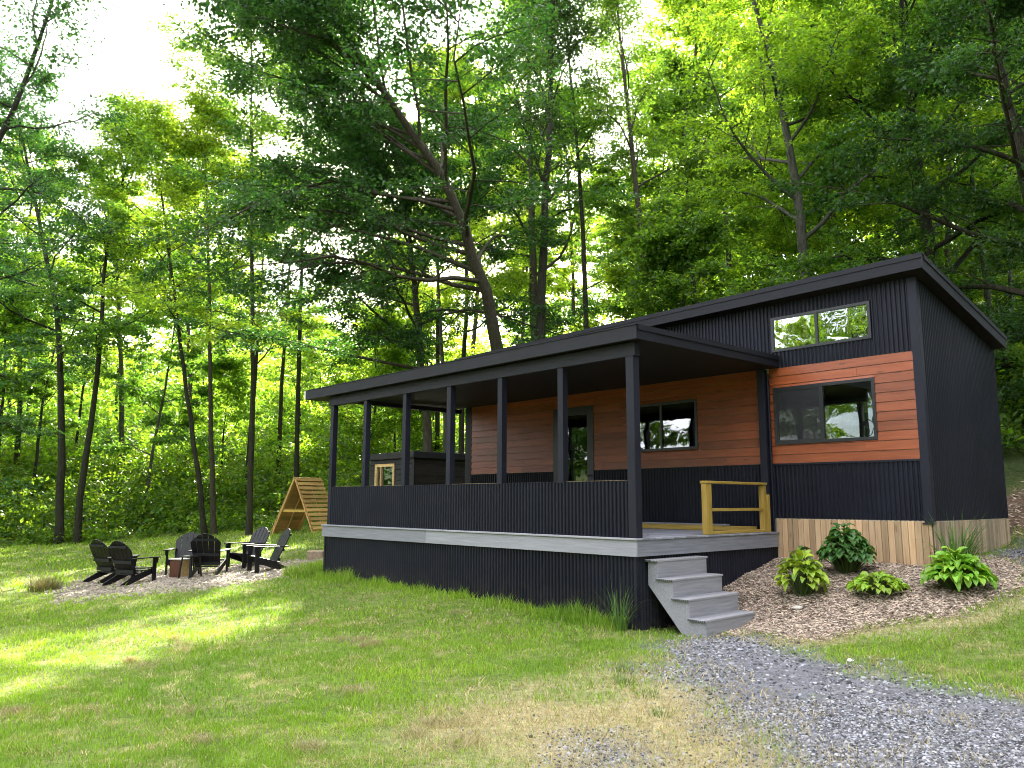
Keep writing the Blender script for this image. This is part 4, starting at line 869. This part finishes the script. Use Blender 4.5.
HERO=[
 ('oak_tree','big leaning tree behind the cabin with the sun shining through its crown',base(-11.6,8.6),[(-11.6,8.6,-.5),(-10.98,7.45,4.43),(-10.5,6.77,5.8),(-10.19,5.87,7.38),(-10.01,4.85,8.86),(-9.98,3.75,9.99),(-9.97,2.63,11.04),(-10.01,1.48,12.01),(-9.92,0.53,12.79)],'bark','leafB',dict(r0=.27,seed=1,nl=34,f0=.46,ll=7.6,up=.20,sub=10,tw=9,lpt=28,leaf=.125,low=.8,az=[W_L,W_T-.6,W_L+.6,W_A,W_L-.5,W_L+.3,W_T,W_L-.9,W_A+.7,W_T-.9,W_L])),
 ('oak_tree','tall forked tree behind the middle of the cabin roof, trunk splitting into steep limbs',base(-12.17,10.36),[(-12.17,10.36,0),(-12.17,10.36,5.6),(-11.84,10.14,8.31),(-11.43,9.98,11.02),(-11.07,9.78,13.73),(-10.77,9.58,16.1),(-10.41,9.38,18.81)],'barkd','leafB',dict(r0=.23,seed=2,nl=16,f0=.50,ll=3.6,up=.85,sub=8,tw=7,lpt=20,leaf=.12)),
 ('slender_tree','straight thin dark trunk just right of the forked tree',base(-13.62,14.42),[(-13.62,14.42,1),(-13.62,14.42,7.15),(-13.39,13.98,10.26),(-13.14,13.57,13.36),(-13.02,13.02,16.47),(-12.83,12.46,19.97),(-12.76,12.12,21.91)],'barkd','leafA',dict(r0=.14,seed=3,nl=12,f0=.6,ll=2.8,up=.6,lpt=17,leaf=.12)),
 ('slender_tree','tall tree with a slightly left-leaning trunk rising behind the porch roof corner',base(-10.79,14.59),[(-10.79,14.59,1.2),(-10.79,14.59,6.72),(-10.57,14.02,10.36),(-10.46,13.35,13.99),(-10.38,12.88,16.54),(-10.21,12.35,19.81)],'bark','leafA',dict(r0=.18,seed=4,nl=13,f0=.55,ll=3.0,up=.7,lpt=17,leaf=.12)),
 ('sinuous_tree','grey tree with a sinuous trunk leaning left above the clerestory end of the roof',base(-3.9,13.18),[(-3.9,13.18,1.5),(-3.9,13.18,6.31),(-3.81,12.74,8.76),(-3.79,12.03,12.07),(-3.94,11.57,13.51),(-4.07,11.05,15.24),(-4.15,10.64,16.68)],'barkg','leafC',dict(r0=.22,seed=5,nl=17,f0=.40,ll=4.4,up=.45,sub=9,lpt=28,leaf=0.123)),
 ('slender_tree','thin dark trunk farther up the hill beside the sinuous grey tree',base(-7.86,18.85),[(-7.86,18.85,2.7),(-7.86,18.85,8.45),(-7.68,18.46,11.09),(-7.46,18.04,14.1),(-7.4,17.45,17.1)],'barkd','leafA',dict(r0=.17,seed=6,nl=12,f0=.5,ll=3.2,lpt=26)),
 ('forest_tree','upright dark trunk at the far left edge of the lawn',base(-29.76,.34),[(-29.76,.34,-1.4),(-29.4,.1,1.69),(-29.07,-.16,4.5),(-28.78,-.55,7.71),(-28.84,-1.06,9.71),(-28.94,-1.52,11.32),(-29.01,-2.3,14.52),(-29.07,-2.8,16.53)],'barkd','leafB',dict(r0=.18,seed=7,nl=15,f0=.36,ll=4.4,lpt=30,leaf=0.139)),
 ('forest_tree','right-leaning trunk at the lawn edge crossing beside the upright dark trunk',base(-29.3,.9),[(-29.3,.9,-1.4),(-28.72,.74,2.09),(-27.98,.82,5.38),(-27.48,.67,8.51),(-27.16,.48,10.92),(-26.38,.8,13.33),(-25.89,.89,15.34)],'barkd','leafA',dict(r0=.15,seed=8,nl=14,f0=.45,ll=4.0,lpt=28,leaf=0.139)),
 ('forest_tree','left stem of the pair of thin trunks standing behind the garden chairs, leaning left',base(-24.69,4.24),[(-24.69,4.24,-1),(-24.59,3.71,2.05),(-24.61,3.18,4.38),(-24.52,2.6,7.49),(-24.47,2.06,10.17),(-24.41,1.52,12.93),(-24.47,1.03,14.88)],'barkd','leafC',dict(r0=.115,seed=9,nl=15,f0=.48,ll=3.7,lpt=28,leaf=0.123)),
 ('forest_tree','straight right stem of the pair of thin trunks standing behind the garden chairs',base(-24.4,4.5),[(-24.4,4.5,-1),(-24.17,4.07,2.44),(-23.74,3.6,6.72),(-23.44,3.25,9.83),(-23.18,2.85,12.94),(-22.99,2.55,15.27)],'bark','leafC',dict(r0=.115,seed=10,nl=15,f0=.48,ll=3.4,lpt=28,leaf=0.123)),
 ('forest_tree','thin trunk in the undergrowth between the trunk pair and the timber A-frame',base(-29.29,7.95),[(-29.29,7.95,-.1),(-28.79,7.73,3.76),(-28.3,7.65,6.54),(-27.83,7.45,9.79),(-27.4,7.3,12.57),(-26.97,7.15,15.36)],'barkd','leafA',dict(r0=.12,seed=11,nl=13,f0=.42,ll=3.6,lpt=28,leaf=0.131)),
 ('forest_tree','grey trunk deep in the wood between the left and middle trunk pairs',base(-40.59,5.77),[(-40.59,5.77,1.5),(-40.17,5.37,6.01),(-39.84,4.89,9.87),(-39.54,4.37,13.73),(-39.31,3.77,17.6)],'barkg','leafC',dict(r0=.17,seed=12,nl=13,f0=.5,ll=3.8,lpt=26,leaf=0.156)),
 ('forest_tree','trunk right behind the timber A-frame',base(-32.99,11.34),[(-32.99,11.34,.4),(-32.43,11.02,4.73),(-31.84,10.74,8.94),(-31.17,10.54,13.16),(-30.35,10.5,17.37)],'bark','leafC',dict(r0=.14,seed=13,nl=13,f0=.45,ll=3.2,lpt=26,leaf=0.139)),
 ('maple_tree','broad dark green tree with low spreading limbs left of the leaning tree',base(-15.18,7.94),[(-15.18,7.94,-.4),(-15.18,7.94,1.87),(-15.06,7.63,3.9),(-14.92,7.26,6.27),(-14.84,6.9,8.3),(-14.77,6.46,10.67),(-14.71,6.16,12.36)],'bark','leafB',dict(r0=.2,seed=14,nl=22,f0=.40,ll=5.4,up=.18,sub=10,tw=9,lpt=32,leaf=0.123,az=[W_L,W_T,W_L+.7,W_T-.7,W_R,W_A,W_L-.5,W_T+.4])),
 ('slender_tree','thin grey trunk seen between the porch posts right of the hut roof',base(-19.49,12.15),[(-19.49,12.15,.4),(-19.28,11.83,4.66),(-19.07,11.34,7.97),(-18.87,10.92,10.87),(-18.73,10.44,13.77)],'barkg','leafC',dict(r0=.13,seed=15,nl=12,f0=.5,ll=3.2,lpt=26,leaf=0.131)),
 ('forest_tree','near tree at the left edge of the picture with branches reaching into the sky',base(-17.9,-6.4),[(-17.9,-6.4,-1.7),(-17.03,-6.15,2.38),(-16.05,-5.82,6.19),(-14.92,-5.24,9.06),(-14.25,-4.88,10.73),(-13.77,-4.67,12.16),(-13.5,-4.59,13.11)],'barkd','leafB',dict(r0=.17,seed=16,nl=22,f0=.2,ll=3.4,up=.2,sub=8,tw=7,lpt=17,leaf=0.098)),
 ('oak_tree','full dark green tree at the right edge of the picture overhanging the cabin end',base(2.1,13.8),[(2.1,13.8,2.6),(1.84,14.06,4.4),(1.85,13.39,6.5),(1.74,12.65,9.36),(1.61,11.94,11.98),(1.49,11.39,13.88)],'bark','leafB',dict(r0=.25,seed=17,nl=26,f0=.06,ll=4.8,up=.12,sub=10,tw=9,lpt=32,leaf=0.115,droop=.02)),
 ('oak_tree','leafy tree with low limbs right behind the highest corner of the cabin roof',base(-1.49,15.97),[(-1.49,15.97,3),(-1.49,15.97,5.45),(-1.34,15.62,7.76),(-1.33,15.0,10.64),(-1.25,14.52,13.24),(-1.04,14.12,17)],'barkd','leafA',dict(r0=.24,seed=18,nl=24,f0=.12,ll=4.8,up=.2,sub=10,tw=9,lpt=32,leaf=0.123)),
 ('small_tree','low dark broad-leaved tree just above the roof between porch and clerestory window',base(-7.0,11.6),[(-7,11.6,.8),(-7.05,11.5,3.5),(-7.0,11.4,6),(-6.9,11.3,8.3)],'barkd','leafA',dict(r0=.11,seed=19,nl=15,f0=.15,ll=3.3,up=.3,sub=7,tw=7,lpt=28,leaf=0.156,lw=.65)),
 ('small_tree','yellow-green young tree behind the roof left of the clerestory window',base(-5.0,17.5),[(-5,17.5,2.5),(-5.05,17.3,6),(-5.0,17.2,9),(-4.9,17.1,12.3)],'bark','leafC',dict(r0=.12,seed=20,nl=18,f0=.25,ll=3.2,up=.3,sub=8,tw=8,lpt=26,leaf=0.131)),
 ('small_tree','young tree on the bank at the right edge beside the cabin end wall',base(3.2,11.2),[(3.2,11.2,1.2),(3.25,11.3,3.0),(3.3,11.2,5.0),(3.2,11.0,7.2)],'bark','leafB',dict(r0=.08,seed=21,nl=16,f0=.15,ll=2.2,up=.25,sub=8,tw=8,lpt=26,leaf=0.107)),
 ('tall_tree','leafy tree high on the slope behind the leaning tree at the top of the picture',base(-16.5,14.5),[(-16.5,14.5,1),(-16.4,14.3,6),(-16.2,14,11),(-16,13.6,16),(-15.8,13.2,21)],'bark','leafA',dict(r0=.25,seed=22,nl=18,f0=.42,ll=4.6,up=.4,sub=9,lpt=30,leaf=0.139)),
 ('tall_tree','slim high-crowned tree with a straight trunk just right of the pair of thin trunks',base(-22.2,4.9),[(-22.2,4.9,-1),(-22.3,4.8,5),(-22.1,4.4,10),(-21.9,4.0,15),(-21.8,3.7,20)],'barkd','leafA',dict(r0=.12,seed=23,nl=18,f0=.58,ll=4.0,up=.3,sub=9,lpt=24,leaf=.125)),
 ('tall_tree','tall pole-like tree in the wood behind the A-frame with foliage only at its top',base(-26.4,9.0),[(-26.4,9,-.5),(-26.5,8.9,6),(-26.3,8.7,12),(-26.1,8.5,17),(-26,8.3,22)],'barkd','leafA',dict(r0=.13,seed=24,nl=20,f0=.62,ll=4.3,up=.25,sub=9,lpt=24,leaf=.14)),
 ('tall_tree','tall tree standing deep in the wood right behind the leaning trunk',base(-25.2,16.1),[(-25.2,16.1,.5),(-25.3,16,7),(-25.1,15.8,13),(-24.9,15.5,18),(-24.8,15.3,23)],'barkd','leafC',dict(r0=.14,seed=25,nl=20,f0=.5,ll=4.2,up=.3,sub=9,lpt=22,leaf=.15)),
]
for nm,lab,b,path,bk,lf,k in HERO: make_tree(nm,lab,'tree',b,path,M[bk],M[lf],**k)

def straight(h,seed,lean=.6):
    r=np.random.default_rng(seed); a=r.normal(0,lean,2); b=r.normal(0,lean*.5,2)
    return [(0,0,-.4),(a[0]*.15,a[1]*.15,h*.25),(a[0]*.4+b[0],a[1]*.4+b[1],h*.5),(a[0]*.8+b[0]*.4,a[1]*.8+b[1]*.4,h*.78),(a[0],a[1],h)]
PR=[]
for i,(h,bk,lf,k) in enumerate((
   (17,'barkd','leafC',dict(r0=.13,nl=17,f0=.36,ll=4.0,up=.35,lpt=20,leaf=0.197,sub=7,tw=8)),
   (20,'bark','leafC',dict(r0=.16,nl=18,f0=.40,ll=4.2,up=.5,lpt=20,leaf=0.197,sub=7,tw=8)),
   (14,'barkg','leafA',dict(r0=.10,nl=16,f0=.25,ll=3.6,up=.2,lpt=20,leaf=0.197,sub=7,tw=8)),
   (18,'barkd','leafA',dict(r0=.14,nl=18,f0=.30,ll=4.6,up=.25,lpt=20,leaf=0.213,sub=7,tw=8)),
   (8,'barkd','leafC',dict(r0=.08,nl=15,f0=.18,ll=2.8,up=.3,lpt=22,leaf=0.164,sub=7,tw=8)))):
    (tv,tf),(lv,lf_)=grow(straight(h,60+i),seed=60+i,**k)
    t=thing(('tall_tree','tall_tree','forest_tree','forest_tree','young_tree')[i],'x','tree',(0,0,-60)); link('trunk',mesh_np('trunk',tv,tf,None,True),M[bk],t); link('crown',mesh_np('crown',lv,lf_),M[lf],t); PR.append(t)
LEFT_L='slender leafy tree of the wood beyond the lawn, left of the porch'; LEFT_G='trees of the wood beyond the lawn'
HILL_L='leafy tree on the hillside behind the black cabin'; HILL_G='trees on the hillside behind the cabin'
OPP_L='tree across the clearing behind the viewpoint, mirrored in the clerestory window'; OPP_G='trees across the clearing'
used=[False]*5
def lane(x,y): return x*.576+y*.817        # distance across the low sun's direction: one lane through the wood stays thin, its light falls on the lawn
def plant(kind,x,y,rz,sc,label,group):
    p=PR[kind]; z=gz(x,y)-.1
    if not used[kind]:
        used[kind]=True; p.location=(x,y,z); p.rotation_euler=(0,0,rz); p.scale=(sc,sc,sc); p['label']=label; p['group']=group; return p
    return copy_thing(p,(x,y,z),rz,sc,label,group)
GLADE=[(6.62,-8.39,.48),(-8,-5.2,-1.3),(-5,-5.9,-1.3),(-3.6,-6.6,-1.3)]   # where low sun reaches through the wood: no crown grows across
def shades(kind,x,y,sc):
    h=(17,20,14,18,8)[kind]*sc; R_=(3.1,3.2,3.0,3.6,2.2)[kind]*sc; z0=gz(x,y)
    for a,b,c in GLADE:
        if abs(lane(x,y)-lane(a,b))<R_*(.5 if a>5 else 1):
            t=(x-a)*-.817+(y-b)*.576; z=c+t*.511
            if t>0 and z0+.25*h<z<z0+1.06*h: return True
    return False
rr=random.Random(21); placed=[(b[0],b[1]) for _,_,b,_,_,_,_ in HERO]; cnt=0
for ring,(d0,d1,n,mind) in enumerate(((27,42,38,2.4),(42,60,38,3.2),(60,90,34,4.5))):
    got=0; tries=0
    while got<n and tries<4000:
        tries+=1; d=rr.uniform(d0,d1); px=rr.uniform(-.88,.86); x=CAM[0]+d*FH[0]+px*d*RH[0]; y=CAM[1]+d*FH[1]+px*d*RH[1]
        if float(toe_dist(x,y))<1.0 or any((x-a)**2+(y-b)**2<mind**2 for a,b in placed): continue
        if -.64<px<-.46 and d>34 and rr.random()<.6: continue      # the gap in the canopy at the upper left
        if -.12<px<.26 and d<62 and rr.random()<.62: got+=1; continue       # open middle of the slope: low sun reaches the thicket
        placed.append((x,y)); left=px<-.22; k=rr.choice((0,2,3,3,4,4) if ring==0 else (0,1,3,3,2,4))
        scl=rr.uniform(.85,1.2)*(1.0 if not(-.68<px<-.36) else .75)
        if shades(k,x,y,scl): k=4
        if shades(k,x,y,scl): scl*=.55
        plant(k,x,y,rr.uniform(0,6.28),scl,LEFT_L if left else HILL_L,LEFT_G if left else HILL_G); got+=1
for px,d,k,sc_ in ((235,35,1,1.0),(470,50,1,1.2),(715,39,1,1.25),(860,31,1,1.0),(960,32,1,1.0),(1000,27,0,.95),(740,46,1,1.4),(190,44,1,.95),(20,42,1,.95),(265,50,3,1.35),(575,56,1,1.2),(820,44,1,1.35),(920,44,1,1.35)):      # tall ones that close the canopy
    s_=d*(px-512)/789; x=CAM[0]+d*FH[0]+s_*RH[0]; y=CAM[1]+d*FH[1]+s_*RH[1]; L_=px<330
    if shades(k,x,y,sc_): continue
    plant(k,x,y,rr.uniform(0,6.28),sc_,LEFT_L if L_ else HILL_L,LEFT_G if L_ else HILL_G)
for i in range(46):
    ang=R(190+165*(i+rr.random())/46); d=rr.uniform(24,28) if i%2 else rr.uniform(28,36); x=2+d*math.cos(ang); y=-6.5+d*math.sin(ang)
    k=rr.choice((0,2,3,3)); q=rr.uniform(.75,1.1)
    if R(212)<ang<R(256): k=1; q*=.78
    plant(k,x,y,rr.uniform(0,6.28),q,OPP_L,OPP_G)
for i in range(15):
    x=rr.uniform(9.5,15) if i<7 else rr.uniform(11,24); y=rr.uniform(1,13) if i<7 else rr.uniform(7.5,22)
    plant(rr.choice((0,2,3,3)),x,y,rr.uniform(0,6.28),rr.uniform(.75,1.05),'tree on the slope to the right of the cabin end wall, outside the frame','trees right of the cabin')

# undergrowth on the bank and a far wall of leaves: nobody could count it
def bush_mass(name,label,seed,nb,pick,rad,hgt,per,leaf,mat):
    rng=np.random.default_rng(seed); P=[];Dd=[]
    for _ in range(nb):
        x,y=pick(rng); r=rng.uniform(*rad); h=rng.uniform(*hgt); sm=np.clip(.75+.2*float(toe_dist(x,y)),.32,1) if name=='undergrowth' else 1.0; r*=sm; h*=sm; z=gz(x,y); ns=max(5,int(per*r*r/15)); n=15
        a=rng.random(ns)*6.283; q=.30+.75*rng.random(ns)**.6; th=np.arccos(1-rng.random(ns))
        v=np.stack([np.sin(th)*np.cos(a),np.sin(th)*np.sin(a),np.cos(th)],-1); c=v*np.stack([q*r,q*r,q*h],-1)+np.array([x,y,z+.05])
        sg=leaf*1.05; p=c[:,None]+rng.normal(0,sg,(ns,n,3))*np.array([1,1,.45]); P.append(p.reshape(-1,3)); Dd.append((np.repeat(v[:,None],n,1)*np.array([1,1,.3])+rng.normal(0,.4,(ns,n,3))).reshape(-1,3))
    V,F=leaves_np(np.concatenate(P),np.concatenate(Dd),leaf,leaf*.62,rng,.5)
    return tag(link(name,mesh_np(name,V,F),mat),label,None,None,'stuff')
def pick_left(rng):
    while True:
        d=rng.uniform(30,72); px=rng.uniform(-.85,-.1); x=CAM[0]+d*FH[0]+px*d*RH[0]; y=CAM[1]+d*FH[1]+px*d*RH[1]; t=float(toe_dist(x,y))
        if -2.6<t<32 and rng.random()<1.1-t/40: return x,y
def pick_hill(rng):
    while True:
        d=rng.uniform(15,58); px=rng.uniform(-.12,.85); x=CAM[0]+d*FH[0]+px*d*RH[0]; y=CAM[1]+d*FH[1]+px*d*RH[1]; t=float(toe_dist(x,y))
        if t>2.6 and (x<.5 or t>3.3): return x,y
def pick_far(rng):
    d=rng.uniform(78,125); px=rng.uniform(-1.0,.95); return CAM[0]+d*FH[0]+px*d*RH[0],CAM[1]+d*FH[1]+px*d*RH[1]
bush_mass('undergrowth','dense green undergrowth on the bank behind the garden chairs',71,600,pick_left,(.7,1.8),(.7,2.7),210,.20,M['leafD'])
bush_mass('hillside_brush','green brush on the hillside behind the cabin',72,340,pick_hill,(.7,1.6),(.6,1.9),260,.17,M['leafD'])
bush_mass('far_wood','far-off wooded hilltop',73,330,pick_far,(3,5.5),(8,20),40,.5,M['leafC'])
def pick_young(rng):
    while True:
        d=rng.uniform(40,82); px=rng.uniform(-.88,.85); x=CAM[0]+d*FH[0]+px*d*RH[0]; y=CAM[1]+d*FH[1]+px*d*RH[1]
        if float(toe_dist(x,y))>9: return x,y
bush_mass('young_wood','thicket of young sunlit trees on the slope behind the tall trunks',75,430,pick_young,(1.4,2.9),(3,9),75,.28,M['leafC'])
def pick_opp(rng):
    a=rng.uniform(178,385)
    if 212<a<248: a=rng.uniform(250,385)               # the clearing opens here: sky low between the trunks
    a=R(a); d=rng.uniform(37,48); return 1+d*math.cos(a),-6+d*math.sin(a)
bush_mass('light_blocking_wood','unseen dense wood added across the clearing to block light from the porch',74,170,pick_opp,(3.5,5.5),(8,13),30,.6,M['leafB'])  # unseen leaf mass, added as a light blocker to darken porch and walls

# ------------------------------------------------------------------ camera, sky, sun
cam=bpy.data.cameras.new('camera'); co=bpy.data.objects.new('camera',cam); C.objects.link(co)
cam.sensor_width=36; cam.lens=788.85*36/1024; cam.clip_start=.05; cam.clip_end=2000
yaw,pit,rol=R(-47.1317),R(8.4554),R(.1506)
f=Vector((math.sin(yaw)*math.cos(pit),math.cos(yaw)*math.cos(pit),math.sin(pit))); r=Vector((math.cos(yaw),-math.sin(yaw),0)); u=r.cross(f)
r2=r*math.cos(rol)+u*math.sin(rol); u2=-r*math.sin(rol)+u*math.cos(rol)
co.matrix_world=Matrix(((r2.x,u2.x,-f.x,6.6242),(r2.y,u2.y,-f.y,-8.3874),(r2.z,u2.z,-f.z,.4809),(0,0,0,1)))
bpy.context.scene.camera=co
SUN=Vector((-.72767,.51336,.45491)).normalized()
w=bpy.data.worlds.new('World'); bpy.context.scene.world=w; w.use_nodes=True; nt=w.node_tree; nt.nodes.clear()
def wn(t,**k):
    x=nt.nodes.new(t)
    for a,b in k.items(): setattr(x,a,b)
    return x
out=wn('ShaderNodeOutputWorld'); bg=wn('ShaderNodeBackground'); sky=wn('ShaderNodeTexSky',sky_type='NISHITA'); sky.sun_disc=False
sky.sun_elevation=math.asin(SUN.z); sky.sun_rotation=math.atan2(SUN.x,SUN.y); sky.dust_density=2.5; sky.air_density=1.0; sky.ozone_density=1.0
tc=wn('ShaderNodeTexCoord'); mp=wn('ShaderNodeMapping'); mp.inputs['Scale'].default_value=(1,1,2.6); nt.links.new(tc.outputs['Generated'],mp.inputs[0])
nz=wn('ShaderNodeTexNoise'); nz.inputs['Scale'].default_value=2.2; nz.inputs['Detail'].default_value=7; nz.inputs['Roughness'].default_value=.55; nt.links.new(mp.outputs[0],nz.inputs['Vector'])
cr=wn('ShaderNodeValToRGB'); cr.color_ramp.elements[0].position=.36; cr.color_ramp.elements[1].position=.58; nt.links.new(nz.outputs[0],cr.inputs[0])
nz2=wn('ShaderNodeTexNoise'); nz2.inputs['Scale'].default_value=4.5; nz2.inputs['Detail'].default_value=6; nt.links.new(mp.outputs[0],nz2.inputs['Vector'])
cc=wn('ShaderNodeValToRGB'); e=cc.color_ramp.elements; e[0].position=.3; e[0].color=(7.5,7.7,8.3,1); e[1].position=.7; e[1].color=(12,12,12.3,1); nt.links.new(nz2.outputs[0],cc.inputs[0])
mx=wn('ShaderNodeMix',data_type='RGBA'); nt.links.new(cr.outputs[0],mx.inputs[0]); nt.links.new(sky.outputs[0],mx.inputs[6]); nt.links.new(cc.outputs[0],mx.inputs[7])
# bright haze round the sun in the thin cloud
vm=wn('ShaderNodeVectorMath',operation='DOT_PRODUCT'); nt.links.new(tc.outputs['Generated'],vm.inputs[0]); vm.inputs[1].default_value=SUN
def wm(op,a,b):
    x=wn('ShaderNodeMath',operation=op)
    for s,v in ((x.inputs[0],a),(x.inputs[1],b)):
        if hasattr(v,'links'): nt.links.new(v,s)
        else: s.default_value=v
    return x.outputs[0]
dt=wm('MAXIMUM',vm.outputs['Value'],0.0); gl=wm('ADD',wm('MULTIPLY',wm('POWER',dt,7000.0),900.0),wm('MULTIPLY',wm('POWER',dt,300.0),22.0))
gc=wn('ShaderNodeMix',data_type='RGBA',blend_type='ADD'); gc.inputs[0].default_value=1; cb=wn('ShaderNodeCombineColor'); 
for i,kf in enumerate((1.0,.93,.80)): nt.links.new(wm('MULTIPLY',gl,kf),cb.inputs[i])
nt.links.new(mx.outputs[2],gc.inputs[6]); nt.links.new(cb.outputs[0],gc.inputs[7])
nt.links.new(gc.outputs[2],bg.inputs[0]); bg.inputs[1].default_value=.10; nt.links.new(bg.outputs[0],out.inputs[0])
sl_=bpy.data.lights.new('sun','SUN'); so=bpy.data.objects.new('sun',sl_); C.objects.link(so); sl_.energy=5.0; sl_.angle=R(.53); sl_.color=(1,.93,.80)
so.rotation_euler=SUN.to_track_quat('Z','Y').to_euler(); so.location=(-30,25,30)
sc=bpy.context.scene; sc.view_settings.view_transform='Standard'; sc.view_settings.look='None'; sc.view_settings.gamma=1; sc.view_settings.exposure=EXPO
sc.render.engine='CYCLES'; cy=sc.cycles; cy.max_bounces=7; cy.diffuse_bounces=4; cy.glossy_bounces=3; cy.transmission_bounces=5; cy.transparent_max_bounces=8; cy.caustics_reflective=False; cy.caustics_refractive=False
cy.sample_clamp_indirect=6; cy.filter_width=1.0; cy.use_denoising=True; cy.denoiser='OPENIMAGEDENOISE'; cy.use_adaptive_sampling=True; cy.adaptive_threshold=.015
